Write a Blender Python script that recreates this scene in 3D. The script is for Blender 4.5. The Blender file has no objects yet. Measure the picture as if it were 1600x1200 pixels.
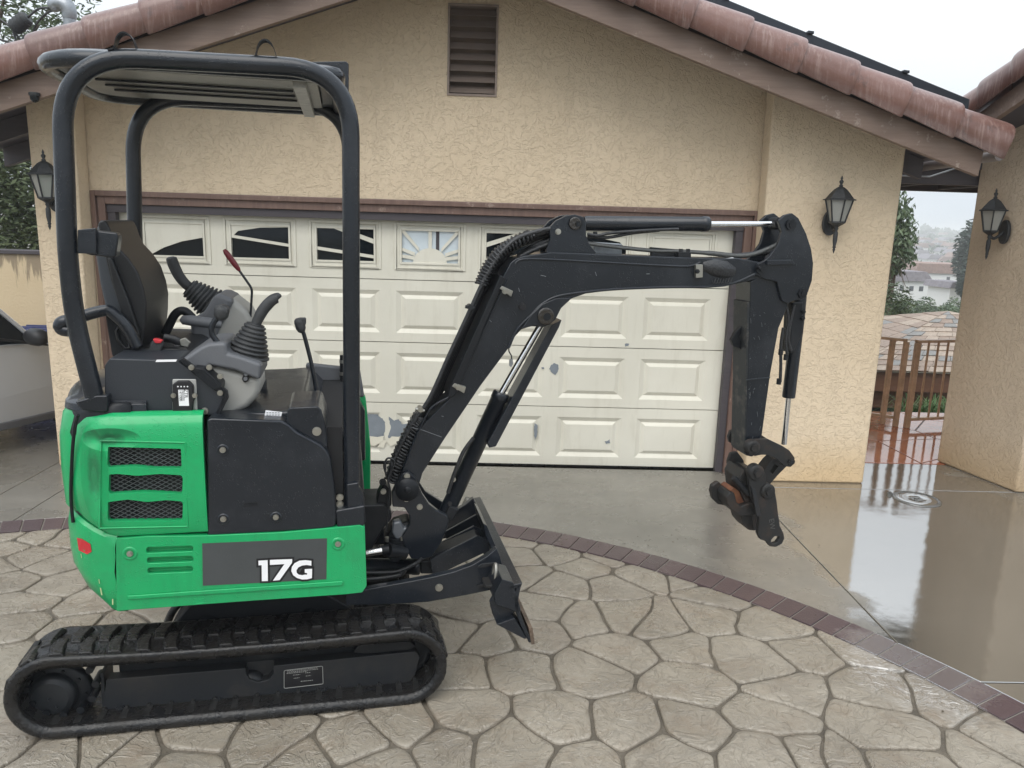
import bpy, bmesh, math, random
from mathutils import Vector, Matrix, noise
random.seed(7)
SC = bpy.context.scene
COL = SC.collection
R = math.radians
# ---------------------------------------------------------------- camera
CH = 1.9
PIT, ROL, YAW = R(11.81), R(1.747), R(1.674)      # down pitch, roll, heading turned right of +Y
F = 1202.0
fw = Vector((math.sin(YAW)*math.cos(PIT), math.cos(YAW)*math.cos(PIT), -math.sin(PIT)))
r0 = Vector((math.cos(YAW), -math.sin(YAW), 0))
u0 = r0.cross(fw)
rt = r0*math.cos(ROL) + u0*math.sin(ROL)
up = u0*math.cos(ROL) - r0*math.sin(ROL)
cam_d = bpy.data.cameras.new('camera'); cam = bpy.data.objects.new('camera', cam_d); COL.objects.link(cam)
m = Matrix((rt, up, -fw)).transposed().to_4x4(); m.translation = Vector((0, 0, CH)); cam.matrix_world = m
cam_d.sensor_width = 36; cam_d.lens = 36*F/1600; cam_d.clip_start = .05; cam_d.clip_end = 5000
SC.camera = cam
# ---------------------------------------------------------------- sky, sun, exposure
W = bpy.data.worlds.new('World'); SC.world = W; W.use_nodes = True
nt = W.node_tree; nt.nodes.clear()
out = nt.nodes.new('ShaderNodeOutputWorld'); bg = nt.nodes.new('ShaderNodeBackground')
sky = nt.nodes.new('ShaderNodeTexSky'); sky.sky_type = 'NISHITA'; sky.sun_disc = False
SUN_EL, SUN_ROT = 62, 200
sky.sun_elevation = R(SUN_EL); sky.sun_rotation = R(SUN_ROT); sky.air_density = 1.5; sky.dust_density = 6; sky.ozone_density = 1
mix = nt.nodes.new('ShaderNodeMix'); mix.data_type = 'RGBA'; mix.inputs[0].default_value = .88
cl = nt.nodes.new('ShaderNodeTexNoise'); cl.inputs['Scale'].default_value = 1.6; cl.inputs['Detail'].default_value = 4; cl.inputs['Roughness'].default_value = .45
tc = nt.nodes.new('ShaderNodeTexCoord'); mp = nt.nodes.new('ShaderNodeMapping'); mp.inputs['Scale'].default_value = (1, 1, 2.2)
cr = nt.nodes.new('ShaderNodeValToRGB')
SKYL = 9.6
cr.color_ramp.elements[0].position = .38; cr.color_ramp.elements[0].color = (.72, .815, .92, 1)
cr.color_ramp.elements[1].position = .62; cr.color_ramp.elements[1].color = (.89, .935, .975, 1)
vm = nt.nodes.new('ShaderNodeVectorMath'); vm.operation = 'SCALE'
# overcast sky: a cloud deck grows brighter towards the zenith
sx = nt.nodes.new('ShaderNodeSeparateXYZ'); nt.links.new(tc.outputs['Generated'], sx.inputs[0]); mz = nt.nodes.new('ShaderNodeMath'); mz.operation = 'MAXIMUM'; mz.inputs[1].default_value = 0; nt.links.new(sx.outputs[2], mz.inputs[0])
ma_ = nt.nodes.new('ShaderNodeMath'); ma_.operation = 'MULTIPLY_ADD'; ma_.inputs[1].default_value = SKYL*1.15; ma_.inputs[2].default_value = SKYL; nt.links.new(mz.outputs[0], ma_.inputs[0]); nt.links.new(ma_.outputs[0], vm.inputs['Scale'])
nt.links.new(tc.outputs['Generated'], mp.inputs[0]); nt.links.new(mp.outputs[0], cl.inputs['Vector'])
nt.links.new(cl.outputs[0], cr.inputs[0]); nt.links.new(cr.outputs[0], vm.inputs[0])
nt.links.new(sky.outputs[0], mix.inputs[6]); nt.links.new(vm.outputs[0], mix.inputs[7])
nt.links.new(mix.outputs[2], bg.inputs[0]); bg.inputs[1].default_value = .09
nt.links.new(bg.outputs[0], out.inputs[0])
sd = bpy.data.lights.new('sun', 'SUN'); sd.energy = 1.5; sd.angle = R(50); sd.color = (1, .96, .9)
sun = bpy.data.objects.new('sun', sd); COL.objects.link(sun)
# light comes from behind and above the camera, through the cloud
sv = Vector((-.25, -.62, .95)).normalized(); sun.rotation_euler = sv.to_track_quat('Z', 'Y').to_euler()
VS = SC.view_settings; VS.view_transform = 'Standard'; VS.look = 'None'; VS.exposure = .27; VS.gamma = 1; VS.use_curve_mapping = False
SC.render.engine = 'CYCLES'
SC.cycles.max_bounces = 6; SC.cycles.diffuse_bounces = 3; SC.cycles.glossy_bounces = 3; SC.cycles.volume_bounces = 1; SC.cycles.transparent_max_bounces = 8
# ---------------------------------------------------------------- projection helpers (photo measurements -> places)
def ray(px, py):
    return rt*((px-800)/F) - up*((py-600)/F) + fw
O = Vector((0, 0, CH))
def onZ(px, py, z=0): d = ray(px, py); return O + d*((z-CH)/d.z)
def onY(px, py, Y): d = ray(px, py); return O + d*(Y/d.y)
def onX(px, py, X): d = ray(px, py); return O + d*(X/d.x)
MY = R(12.363-1.674); U = Vector((math.cos(MY), math.sin(MY), 0)); WV = Vector((-math.sin(MY), math.cos(MY), 0))
U0, W0 = -.44, 3.275
def ml(px, py, ly):
    d = ray(px, py); t = (W0+ly-O.dot(WV))/d.dot(WV); p = O+d*t
    return (p.dot(U)-U0, p.z)
def mp3(px, py, ly): x, z = ml(px, py, ly); return Vector((x, ly, z))
def mpl(pts, ly): return [ml(a, b, ly) for a, b in pts]
# ---------------------------------------------------------------- materials
MATS = {}
def mat(name, col, rough=.6, metal=0, bump=0, bscale=40, var=0, vscale=3, coat=0, col2=None, spec=.5, ior=None, bdist=.01, rvar=0, trans=0, detail=6):
    if name in MATS: return MATS[name]
    M = bpy.data.materials.new(name); M.use_nodes = True; n = M.node_tree.nodes; l = M.node_tree.links
    b = n['Principled BSDF']; b.inputs['Base Color'].default_value = (*col, 1); b.inputs['Roughness'].default_value = rough
    b.inputs['Metallic'].default_value = metal; b.inputs['Coat Weight'].default_value = coat; b.inputs['Coat Roughness'].default_value = .08
    b.inputs['Specular IOR Level'].default_value = spec
    if trans: b.inputs['Transmission Weight'].default_value = trans
    if ior: b.inputs['IOR'].default_value = ior
    t = n.new('ShaderNodeTexCoord')
    if var or col2:
        no = n.new('ShaderNodeTexNoise'); no.inputs['Scale'].default_value = vscale; no.inputs['Detail'].default_value = detail; no.inputs['Roughness'].default_value = .65
        l.new(t.outputs['Object'], no.inputs['Vector'])
        r = n.new('ShaderNodeValToRGB'); r.color_ramp.elements[0].position = .35; r.color_ramp.elements[1].position = .68
        c2 = col2 or tuple(min(1, c*(1+var)) for c in col); c1 = col if col2 else tuple(c*(1-var) for c in col)
        r.color_ramp.elements[0].color = (*c1, 1); r.color_ramp.elements[1].color = (*c2, 1)
        l.new(no.outputs[0], r.inputs[0]); l.new(r.outputs[0], b.inputs['Base Color'])
        if rvar:
            mr = n.new('ShaderNodeMapRange'); mr.inputs[1].default_value = .35; mr.inputs[2].default_value = .65; mr.inputs[3].default_value = max(.02, rough-rvar); mr.inputs[4].default_value = rough+rvar
            l.new(no.outputs[0], mr.inputs[0]); l.new(mr.outputs[0], b.inputs['Roughness'])
    if bump:
        nb = n.new('ShaderNodeTexNoise'); nb.inputs['Scale'].default_value = bscale; nb.inputs['Detail'].default_value = 5
        l.new(t.outputs['Object'], nb.inputs['Vector']); bp = n.new('ShaderNodeBump'); bp.inputs['Strength'].default_value = bump; bp.inputs['Distance'].default_value = bdist
        l.new(nb.outputs[0], bp.inputs['Height']); l.new(bp.outputs[0], b.inputs['Normal'])
    MATS[name] = M; return M
class NB:      # small node building helper
    def __init__(s, name):
        s.M = bpy.data.materials.new(name); s.M.use_nodes = True; s.n = s.M.node_tree.nodes; s.l = s.M.node_tree.links
        s.b = s.n['Principled BSDF']; s.tc = s.n.new('ShaderNodeTexCoord').outputs['Object']; MATS[name] = s.M
    def mapping(s, v, sc=(1, 1, 1), loc=(0, 0, 0), rot=(0, 0, 0)):
        a = s.n.new('ShaderNodeMapping'); a.inputs['Scale'].default_value = sc; a.inputs['Location'].default_value = loc; a.inputs['Rotation'].default_value = rot; s.l.new(v, a.inputs[0]); return a.outputs[0]
    def noise(s, v, scale, detail=5, rough=.6, dist=0, out=0):
        a = s.n.new('ShaderNodeTexNoise'); a.inputs['Scale'].default_value = scale; a.inputs['Detail'].default_value = detail; a.inputs['Roughness'].default_value = rough; a.inputs['Distortion'].default_value = dist; s.l.new(v, a.inputs['Vector']); return a.outputs[out]
    def voro(s, v, scale, feat='F1', out='Distance'):
        a = s.n.new('ShaderNodeTexVoronoi'); a.feature = feat; a.inputs['Scale'].default_value = scale; s.l.new(v, a.inputs['Vector']); return a.outputs[out]
    def ramp(s, f, stops, interp='LINEAR'):
        a = s.n.new('ShaderNodeValToRGB'); e = a.color_ramp.elements; a.color_ramp.interpolation = interp
        while len(e) < len(stops): e.new(.5)
        for i, (p, c) in enumerate(stops):
            e[i].position = p; e[i].color = (c, c, c, 1) if not isinstance(c, tuple) else (*c, 1)
        s.l.new(f, a.inputs[0]); return a.outputs[0]
    def mix(s, f, a, b, mode='MIX'):
        x = s.n.new('ShaderNodeMix'); x.data_type = 'RGBA'; x.blend_type = mode
        for i, v in ((0, f), (6, a), (7, b)):
            if isinstance(v, (int, float)): x.inputs[i].default_value = v
            elif isinstance(v, tuple): x.inputs[i].default_value = (*v, 1)
            else: s.l.new(v, x.inputs[i])
        return x.outputs[2]
    def math(s, op, a, b=0):
        x = s.n.new('ShaderNodeMath'); x.operation = op
        for i, v in ((0, a), (1, b)):
            if isinstance(v, (int, float)): x.inputs[i].default_value = v
            else: s.l.new(v, x.inputs[i])
        return x.outputs[0]
    def sep(s, v):
        a = s.n.new('ShaderNodeSeparateXYZ'); s.l.new(v, a.inputs[0]); return a.outputs
    def objrand(s):
        a = s.n.new('ShaderNodeObjectInfo'); return a.outputs['Random']
    def geo(s, name): return s.n.new('ShaderNodeNewGeometry').outputs[name]
    def set(s, k, v):
        if hasattr(v, 'is_linked'): s.l.new(v, s.b.inputs[k])
        elif isinstance(v, tuple): s.b.inputs[k].default_value = (*v, 1)
        else: s.b.inputs[k].default_value = v
    def bump(s, h, strength=.5, dist=.01, prev=None):
        a = s.n.new('ShaderNodeBump'); a.inputs['Strength'].default_value = strength; a.inputs['Distance'].default_value = dist
        s.l.new(h, a.inputs['Height'])
        if prev is not None: s.l.new(prev, a.inputs['Normal'])
        s.l.new(a.outputs[0], s.b.inputs['Normal']); return a.outputs[0]

def stucco(name, base, base2):
    k = NB(name); v = k.tc
    w = k.noise(v, 7, 4, .6, 0, 1)
    wv = k.mix(.22, v, w, 'ADD')
    fl = k.noise(wv, 27, 3, .5, .5); fine = k.noise(v, 110, 4, .7)
    lace = k.ramp(fl, [(.42, 0.), (.475, .7), (.56, 1.), (.75, .7)])
    h = k.math('ADD', k.math('MULTIPLY', lace, 1.), k.math('MULTIPLY', fine, .9))
    big = k.noise(v, .9, 4); z = k.sep(v)[2]
    c = k.mix(k.ramp(big, [(.3, 0.), (.7, 1.)]), base, base2)
    run = k.ramp(k.noise(k.mapping(v, (5, 5, .5)), 1.3, 6, .7), [(.52, 0.), (.75, 1.)]); c = k.mix(k.math('MULTIPLY', run, .22), c, tuple(x*.66 for x in base)); gr = k.noise(v, 60, 5, .8); c = k.mix(k.math('MULTIPLY', k.ramp(gr, [(.5, 0.), (.75, 1.)]), .22), c, tuple(x*.7 for x in base))
    crev = k.ramp(fl, [(.425, 0.), (.445, 1.), (.465, 1.), (.485, 0.)])
    c = k.mix(k.math('MULTIPLY', crev, .10), c, tuple(x*.72 for x in base))
    damp = k.ramp(k.math('ADD', z, k.math('MULTIPLY', big, .45)), [(.25, 1.), (.62, 0.)])      # splash-damp foot of the wall
    c = k.mix(k.math('MULTIPLY', damp, .6), c, (base[0]*.88, base[1]*.76, base[2]*.55))
    k.set('Base Color', c); k.set('Roughness', .82); k.set('Specular IOR Level', .3)
    k.bump(h, .75, .006); return k.M
STUCCO = stucco('stucco', (.665, .532, .372), (.75, .612, .442))
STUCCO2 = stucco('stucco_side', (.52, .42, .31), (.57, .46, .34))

def m_tile():
    k = NB('terracotta'); v = k.tc; r = k.objrand()
    c = k.mix(r, (.115, .052, .040), (.185, .085, .064))
    v = k.geo('Position'); n1 = k.noise(v, 6, 6, .7); c = k.mix(k.ramp(n1, [(.4, 0.), (.75, .8)]), c, (.20, .115, .098)); c = k.mix(k.ramp(k.noise(v, 11, 6, .75), [(.58, 0.), (.66, .7)]), c, (.09, .055, .05))
    uv = k.mapping(v, (1, 1, .10)); st = k.noise(k.mapping(v, (46, 46, 5)), 1, 4, .7)
    chalk = k.ramp(st, [(.48, 0.), (.64, .42)]); msk = k.ramp(k.noise(v, 5, 4), [(.36, .15), (.56, 1.)])
    c = k.mix(k.math('MULTIPLY', chalk, msk), c, (.38, .28, .25))
    k.set('Base Color', c); k.set('Roughness', .42); k.set('Coat Weight', .55); k.set('Coat Roughness', .3); k.bump(k.noise(v, 90, 4), .35, .004); return k.M
TILE = m_tile()

def m_wood(name, a, b, rough=.55, peel=None, sc=(2, 30, 30)):
    k = NB(name); v = k.mapping(k.tc, sc); n = k.noise(v, 1.2, 6, .7); c = k.mix(k.ramp(n, [(.3, 0.), (.7, 1.)]), a, b)
    if peel:
        p = k.ramp(k.noise(k.tc, 9, 6, .75), [(.60, 0.), (.66, 1.)]); c = k.mix(k.math('MULTIPLY', p, .7), c, peel)
    k.set('Base Color', c); k.set('Roughness', rough); k.bump(n, .3, .004); return k.M
BARGE = m_wood('brown_barge_paint', (.15, .10, .075), (.215, .15, .115), .5, (.33, .27, .23))
TRIM = m_wood('brown_jamb_paint', (.13, .078, .06), (.20, .125, .10), .5, (.34, .26, .22), (30, 30, 2))
SOFFIT = m_wood('dark_soffit_paint', (.05, .043, .05), (.07, .06, .065), .6)

def m_door():
    k = NB('cream_door_paint'); v = k.tc
    grain = k.noise(k.mapping(v, (3, 60, 60)), 1, 5, .6)
    big = k.noise(v, 1.3, 5); c = k.mix(k.ramp(big, [(.35, 0.), (.7, 1.)]), (.68, .65, .55), (.76, .73, .625))
    z = k.sep(v)[2]
    drt = k.ramp(k.noise(k.mapping(v, (14, 14, 2.5)), 1, 6, .7), [(.52, 0.), (.74, 1.)]); c = k.mix(k.math('MULTIPLY', drt, .22), c, (.42, .38, .28))
    sp = k.ramp(k.noise(v, 55, 3), [(.70, 0.), (.74, 1.)]); c = k.mix(k.math('MULTIPLY', sp, .35), c, (.33, .31, .27))
    k.set('Base Color', c); k.set('Roughness', .42); k.bump(grain, .12, .002); return k.M
DOOR = m_door()

def paint(name, col, dirtcol, rough=.28, dirt=.3, coat=.4, drops=.5, dscale=4, metal=0, smudge=None, streak=0):
    k = NB(name); v = k.tc
    d = k.ramp(k.noise(v, dscale, 7, .72), [(.50, 0.), (.72, 1.)]); c = k.mix(k.math('MULTIPLY', d, dirt), col, dirtcol)
    scr = k.ramp(k.noise(k.mapping(v, (6, 6, 60)), 1.2, 6, .7), [(.68, 0.), (.72, 1.)]); c = k.mix(k.math('MULTIPLY', scr, dirt*.8), c, tuple(min(1, x*1.8+.03) for x in col))
    dents = []
    if smudge:      # rubbed dirt on one spot of the panel
        for (sx_, sy_, sz_), (wx, wy, wz) in smudge:
            q_ = k.mapping(v, (1/wx, 1/wy, 1/wz), (-sx_/wx, -sy_/wy, -sz_/wz)); le = k.n.new('ShaderNodeVectorMath'); le.operation = 'LENGTH'; k.l.new(q_, le.inputs[0])
            f_ = k.ramp(k.math('ADD', le.outputs['Value'], k.math('MULTIPLY', k.noise(v, 16, 6, .7), .9)), [(.75, 1.), (1.25, 0.)]); c = k.mix(k.math('MULTIPLY', f_, .8), c, tuple(x*.35+.012 for x in col)); dents.append(k.ramp(le.outputs['Value'], [(.2, 0.), (1.3, 1.)]))
    if streak:
        ru = k.ramp(k.noise(k.mapping(v, (16, 16, 1.4)), 1.6, 6, .7), [(.50, 0.), (.74, 1.)]); c = k.mix(k.math('MULTIPLY', ru, streak), c, tuple(x*.55+.01 for x in col))
        fade = k.ramp(k.noise(v, 1.7, 4), [(.40, 0.), (.7, 1.)]); c = k.mix(k.math('MULTIPLY', fade, .18), c, (col[0]+.03, col[1]*1.12, col[2]+.05))
    k.set('Base Color', c); k.set('Metallic', metal)
    k.set('Specular IOR Level', .26); k.set('Roughness', k.math('ADD', rough, k.math('MULTIPLY', d, .22))); k.set('Coat Weight', coat); k.set('Coat Roughness', .12)
    dr = k.voro(v, 120); cell = k.noise(v, 23, 3)
    h = k.math('MULTIPLY', k.ramp(dr, [(.05, 1.), (.33, 0.)]), k.ramp(cell, [(.45, 0.), (.6, 1.)]))
    if drops:
        pv = k.bump(k.noise(v, 14, 3), .06, .01)
        for d_ in dents[:2]: pv = k.bump(d_, 1., .035, pv)
        k.bump(h, drops, .003, pv)
    return k.M
GREEN = paint('green_paint', (.008, .345, .112), (.03, .19, .075), .30, .5, .4, .7, 3.2, 0, [((-.42, -.5, 1.0), (.05, .3, .17)), ((-.36, -.5, 1.13), (.10, .3, .04)), ((-.50, -.4, .55), (.12, .3, .10))], .35)
BLACKP = paint('black_machine_paint', (.0085, .0115, .0165), (.026, .030, .037), .30, .6, .45, .8)
BLACKM = paint('black_matt_steel', (.009, .0105, .013), (.028, .028, .03), .42, .5, .05, .3)
BEAMP = paint('worn_black_beam', (.018, .020, .023), (.045, .04, .036), .42, .7, .1, .3)
GREY = mat('grey_console_plastic', (.115, .12, .13), .5, bump=.15, bscale=300, var=.12)
LGREY = mat('pale_grey_plastic', (.34, .335, .31), .5, bump=.12, bscale=300, var=.08)
GRIPM = mat('dark_grey_rubber_grip', (.035, .037, .039), .55, bump=.3, bscale=200, var=.2, vscale=20)
SEATM = mat('black_vinyl', (.009, .010, .012), .42, bump=.2, bscale=220, var=.4, vscale=5)
SHELL = mat('seat_shell_plastic', (.045, .052, .062), .42, bump=.15, bscale=200)
RUBBER = mat('track_rubber', (.008, .0085, .010), .3, bump=.6, bscale=60, col2=(.017, .0155, .014), vscale=14, coat=.12, rvar=.14, spec=.35)
STEEL = mat('bright_zinc_steel', (.40, .39, .35), .3, metal=.9, bump=.1, bscale=90, var=.2)
CHROME = mat('chrome_rod', (.75, .75, .75), .12, metal=1, bump=.25, bscale=160, bdist=.002)
HOSE = mat('black_rubber_hose', (.012, .013, .015), .45, bump=.5, bscale=120, coat=.2)
IRON = paint('worn_hitch_iron', (.020, .020, .020), (.065, .042, .030), .5, .8, .1, .2, 9)
RUST = mat('rusty_steel', (.10, .035, .018), .7, bump=.5, bscale=50, col2=(.22, .09, .04), vscale=12)
RED = mat('dark_red_grip', (.16, .012, .02), .35)
REDREF = mat('red_reflector', (.50, .02, .03), .3)
REDREF2 = mat('red_buckle_button', (.6, .03, .04), .4)
WHITE = mat('white_print', (.85, .85, .86), .5)
BLACKPR = mat('black_print', (.008, .008, .01), .5)
DECAL = mat('dark_grey_decal', (.055, .06, .062), .45, bump=.1, bscale=200, var=.1)
BLUELBL = mat('blue_label', (.12, .36, .6), .4)
WIRE = mat('mesh_wire', (.10, .11, .115), .4)
DARKIN = mat('engine_bay_dark', (.008, .008, .009), .8)
GLASSD = mat('dark_window_glass', (.008, .011, .014), .05, spec=.3)
GLASSB = mat('painted_backlight_glass', (.60, .68, .72), .08, spec=.8, col2=(.68, .74, .78), vscale=8)  # centre door pane: brightness from behind the glass painted as pale colour
FROST = mat('lantern_glass', (.27, .27, .25), .25, bump=.15, bscale=40, bdist=.003, coat=.4)
LANT = mat('black_lantern_metal', (.018, .020, .022), .55, bump=.3, bscale=90, var=.3, vscale=20)
GALV = mat('galvanised_pipe', (.30, .32, .34), .4, metal=.7, var=.2, vscale=12)
# ---------------------------------------------------------------- mesh building
class MB:
    def __init__(s): s.v = []; s.f = []; s.sm = []
    def add(s, vs, fs, smooth=False):
        o = len(s.v); s.v += [tuple(p) for p in vs]; s.f += [[i+o for i in f] for f in fs]; s.sm += [smooth]*len(fs); return s
    def prism(s, pts, y0, y1, axis='y'):
        n = len(pts)
        mk = (lambda p, d: (p[0], d, p[1])) if axis == 'y' else ((lambda p, d: (p[0], p[1], d)) if axis == 'z' else (lambda p, d: (d, p[0], p[1])))
        vs = [mk(p, y0) for p in pts]+[mk(p, y1) for p in pts]
        fs = [list(range(n)), list(range(2*n-1, n-1, -1))]+[[i, i+n, (i+1) % n+n, (i+1) % n] for i in range(n)]
        ar = sum(pts[i][0]*pts[(i+1) % n][1]-pts[(i+1) % n][0]*pts[i][1] for i in range(n))
        flip = (ar < 0) ^ (y1 < y0)
        if axis != 'y': flip = not flip
        if flip: fs = [f[::-1] for f in fs]
        return s.add(vs, fs)
    def box(s, x0, x1, y0, y1, z0, z1):
        return s.add([(x0, y0, z0), (x1, y0, z0), (x1, y1, z0), (x0, y1, z0), (x0, y0, z1), (x1, y0, z1), (x1, y1, z1), (x0, y1, z1)],
                     [[3, 2, 1, 0], [4, 5, 6, 7], [0, 1, 5, 4], [1, 2, 6, 5], [2, 3, 7, 6], [3, 0, 4, 7]])
    def tube(s, path, r, n=12, caps=True, flat=1):
        path = [Vector(p) for p in path]; rs = r if isinstance(r, (list, tuple)) else [r]*len(path)
        T = []
        for i in range(len(path)):
            a = path[max(0, i-1)]; b = path[min(len(path)-1, i+1)]; T.append((b-a).normalized())
        q = Vector((0, 0, 1)) if abs(T[0].z) < .9 else Vector((1, 0, 0))
        N = T[0].cross(q).normalized(); vs = []
        for i, p in enumerate(path):
            if i: N = (N-T[i]*N.dot(T[i])).normalized()
            B = T[i].cross(N)
            for k in range(n):
                a = 2*math.pi*k/n; vs.append(p+(N*math.cos(a)*flat+B*math.sin(a))*rs[i])
        fs = [[i*n+k, i*n+(k+1) % n, (i+1)*n+(k+1) % n, (i+1)*n+k] for i in range(len(path)-1) for k in range(n)]
        s.add(vs, fs, True)
        if caps:
            m_ = (len(path)-1)*n; s.add(vs[:n], [list(range(n))[::-1]]); s.add(vs[m_:], [list(range(n))])
        return s
    def cyl(s, p0, p1, r, n=20, r1=None): return s.tube([p0, p1], [r, r if r1 is None else r1], n)
    def ycyl(s, x, z, y0, y1, r, n=24): return s.tube([(x, y0, z), (x, y1, z)], r, n)
    def loft(s, rings, closed=True, caps=True, smooth=True):
        n = len(rings[0]); vs = [p for r_ in rings for p in r_]
        fs = []
        for i in range(len(rings)-1):
            for k in range(n if closed else n-1):
                fs.append([i*n+k, i*n+(k+1) % n, (i+1)*n+(k+1) % n, (i+1)*n+k])
        s.add(vs, fs, smooth)
        if caps: s.add(rings[0], [list(range(n))[::-1]]); s.add(rings[-1], [list(range(n))])
        return s
    def lathe(s, prof, o, axis=(0, 0, 1), n=20, smooth=True):
        ax = Vector(axis).normalized(); q = Vector((0, 0, 1)) if abs(ax.z) < .9 else Vector((1, 0, 0))
        A = ax.cross(q).normalized(); B = ax.cross(A); o = Vector(o)
        rings = [[o+ax*h+(A*math.cos(2*math.pi*k/n)+B*math.sin(2*math.pi*k/n))*max(r_, 1e-4) for k in range(n)] for r_, h in prof]
        return s.loft(rings, True, True, smooth)
    def build(s, name, mt, parent=None, bevel=0, seg=2, angle=35, recalc=True):
        me = bpy.data.meshes.new(name); me.from_pydata(s.v, [], s.f)
        if recalc:
            b = bmesh.new(); b.from_mesh(me); bmesh.ops.remove_doubles(b, verts=b.verts, dist=1e-6) if bevel else None
            bmesh.ops.recalc_face_normals(b, faces=b.faces); b.to_mesh(me); b.free()
        for i, p in enumerate(me.polygons): p.use_smooth = s.sm[i] if i < len(s.sm) and len(me.polygons) == len(s.sm) else False
        me.materials.append(mt); me.update()
        o = bpy.data.objects.new(name, me); COL.objects.link(o)
        if parent is not None: o.parent = parent
        if bevel:
            for p in me.polygons: p.use_smooth = True
            md = o.modifiers.new('bevel', 'BEVEL'); md.width = bevel; md.segments = seg; md.limit_method = 'ANGLE'; md.angle_limit = R(angle); md.harden_normals = True
        return o
def empty(name, loc, rz=0):
    o = bpy.data.objects.new(name, None); COL.objects.link(o); o.location = loc; o.rotation_euler = (0, 0, rz); o.empty_display_size = .1; return o
def tag(o, label=None, cat=None, group=None, kind=None):
    for k_, v_ in (('label', label), ('category', cat), ('group', group), ('kind', kind)):
        if v_: o[k_] = v_
    return o
def cut(obj, cutters):
    """subtract cutter meshes for real and drop them"""
    cobs = []
    for mb in cutters:
        c = mb.build('cutter', DARKIN, obj.parent); cobs.append(c)
        md = obj.modifiers.new('cut', 'BOOLEAN'); md.operation = 'DIFFERENCE'; md.solver = 'EXACT'; md.object = c
    # booleans first, bevel after
    bev = [md for md in obj.modifiers if md.type == 'BEVEL']; saved = [(b.width, b.segments) for b in bev]
    for b in bev: obj.modifiers.remove(b)
    bpy.context.view_layer.update()
    dg = bpy.context.evaluated_depsgraph_get(); me = bpy.data.meshes.new_from_object(obj.evaluated_get(dg))
    obj.modifiers.clear(); obj.data = me
    for c in cobs: bpy.data.objects.remove(c, do_unlink=True)
    for w, sg in saved:
        md = obj.modifiers.new('bevel', 'BEVEL'); md.width = w; md.segments = sg; md.limit_method = 'ANGLE'; md.angle_limit = R(35); md.harden_normals = True
        for p in me.polygons: p.use_smooth = True
    return obj
def spline(pts, n=6, closed=False):
    """Catmull-Rom through points (any dimension)"""
    P = [Vector(p) for p in pts]; out = []; N = len(P)
    for i in range(N if closed else N-1):
        a = P[(i-1) % N] if closed or i > 0 else P[0]; b = P[i]; c = P[(i+1) % N]; d = P[(i+2) % N] if closed or i+2 < N else P[-1]
        for k_ in range(n):
            t = k_/n; out.append(.5*((2*b)+(c-a)*t+(2*a-5*b+4*c-d)*t*t+(3*b-a-3*c+d)*t**3))
    if not closed: out.append(P[-1])
    return out
def roundpoly(pts, r, n=4):
    """fillet the corners of a polygon; r a number or list"""
    out = []; N = len(pts)
    for i in range(N):
        p = Vector(pts[i]); a = Vector(pts[i-1]); b = Vector(pts[(i+1) % N]); rr = r[i] if isinstance(r, (list, tuple)) else r
        if rr <= 0: out.append(tuple(p)); continue
        da = (a-p); db = (b-p); k_ = min(rr, da.length*.45, db.length*.45)
        A = p+da.normalized()*k_; B = p+db.normalized()*k_
        for j in range(n+1):
            t = j/n; out.append(tuple(A*(1-t)**2+p*2*t*(1-t)+B*t*t))
    return out
def fillet3(pts, r, n=6):
    out = [Vector(pts[0])]
    for i in range(1, len(pts)-1):
        p = Vector(pts[i]); da = Vector(pts[i-1])-p; db = Vector(pts[i+1])-p; rr = r[i-1] if isinstance(r, list) else r; k_ = min(rr, da.length*.48, db.length*.48)
        A = p+da.normalized()*k_; B = p+db.normalized()*k_
        for j in range(n+1):
            t = j/n; out.append(A*(1-t)**2+p*2*t*(1-t)+B*t*t)
    out.append(Vector(pts[-1])); return out
def link_copy(o, parent=None):
    c = o.copy(); COL.objects.link(c)
    if parent is not None: c.parent = parent
    return c
# ================================================================ GROUND
def m_concrete():
    k = NB('wet_concrete'); v = k.geo('Position')
    n1 = k.noise(v, .8, 6, .6); n2 = k.noise(v, 22, 4, .7); br = k.noise(k.mapping(v, (3, 30, 1)), 1, 4, .6)
    c = k.mix(k.ramp(n1, [(.3, 0.), (.72, 1.)]), (.130, .120, .102), (.245, .225, .193)); c = k.mix(k.math('MULTIPLY', k.ramp(n2, [(.4, 0.), (.7, 1.)]), .35), c, (.11, .105, .09))
    tr_ = k.ramp(k.noise(k.mapping(v, (.7, 4, 1)), 1.2, 6, .7), [(.5, 0.), (.75, 1.)]); c = k.mix(k.math('MULTIPLY', tr_, .4), c, (.10, .095, .08))
    sp = k.ramp(k.noise(v, 10, 8, .8), [(.66, 0.), (.70, 1.)]); c = k.mix(k.math('MULTIPLY', sp, .5), c, (.42, .41, .38))
    k.set('Base Color', c); xx = k.sep(v)[0]; wob = k.math('MULTIPLY', k.noise(v, 1.3, 5, .6), .9); pud = k.ramp(k.math('ADD', k.math('MULTIPLY', k.math('ABSOLUTE', k.math('SUBTRACT', xx, 2.9)), .5), wob), [(.92, 1.), (1.06, 0.)]); k.set('IOR', k.math('ADD', 2.0, k.math('MULTIPLY', pud, 2.9))); 
    c = k.mix(k.math('MULTIPLY', pud, .55), c, (.05, .047, .038)); k.set('Base Color', c); rg = k.math('ADD', k.math('MULTIPLY', k.math('SUBTRACT', 1.0, pud), k.ramp(k.noise(v, 1.9, 7, .65), [(.36, .10), (.60, .34)])), .035); k.set('Roughness', rg); k.set('Specular IOR Level', .5)
    b1 = k.bump(k.noise(v, 5.5, 2, .5), .12, .012); k.bump(k.noise(v, 130, 3), .07, .002, b1)
    return k.M
CONC = m_concrete()
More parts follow.
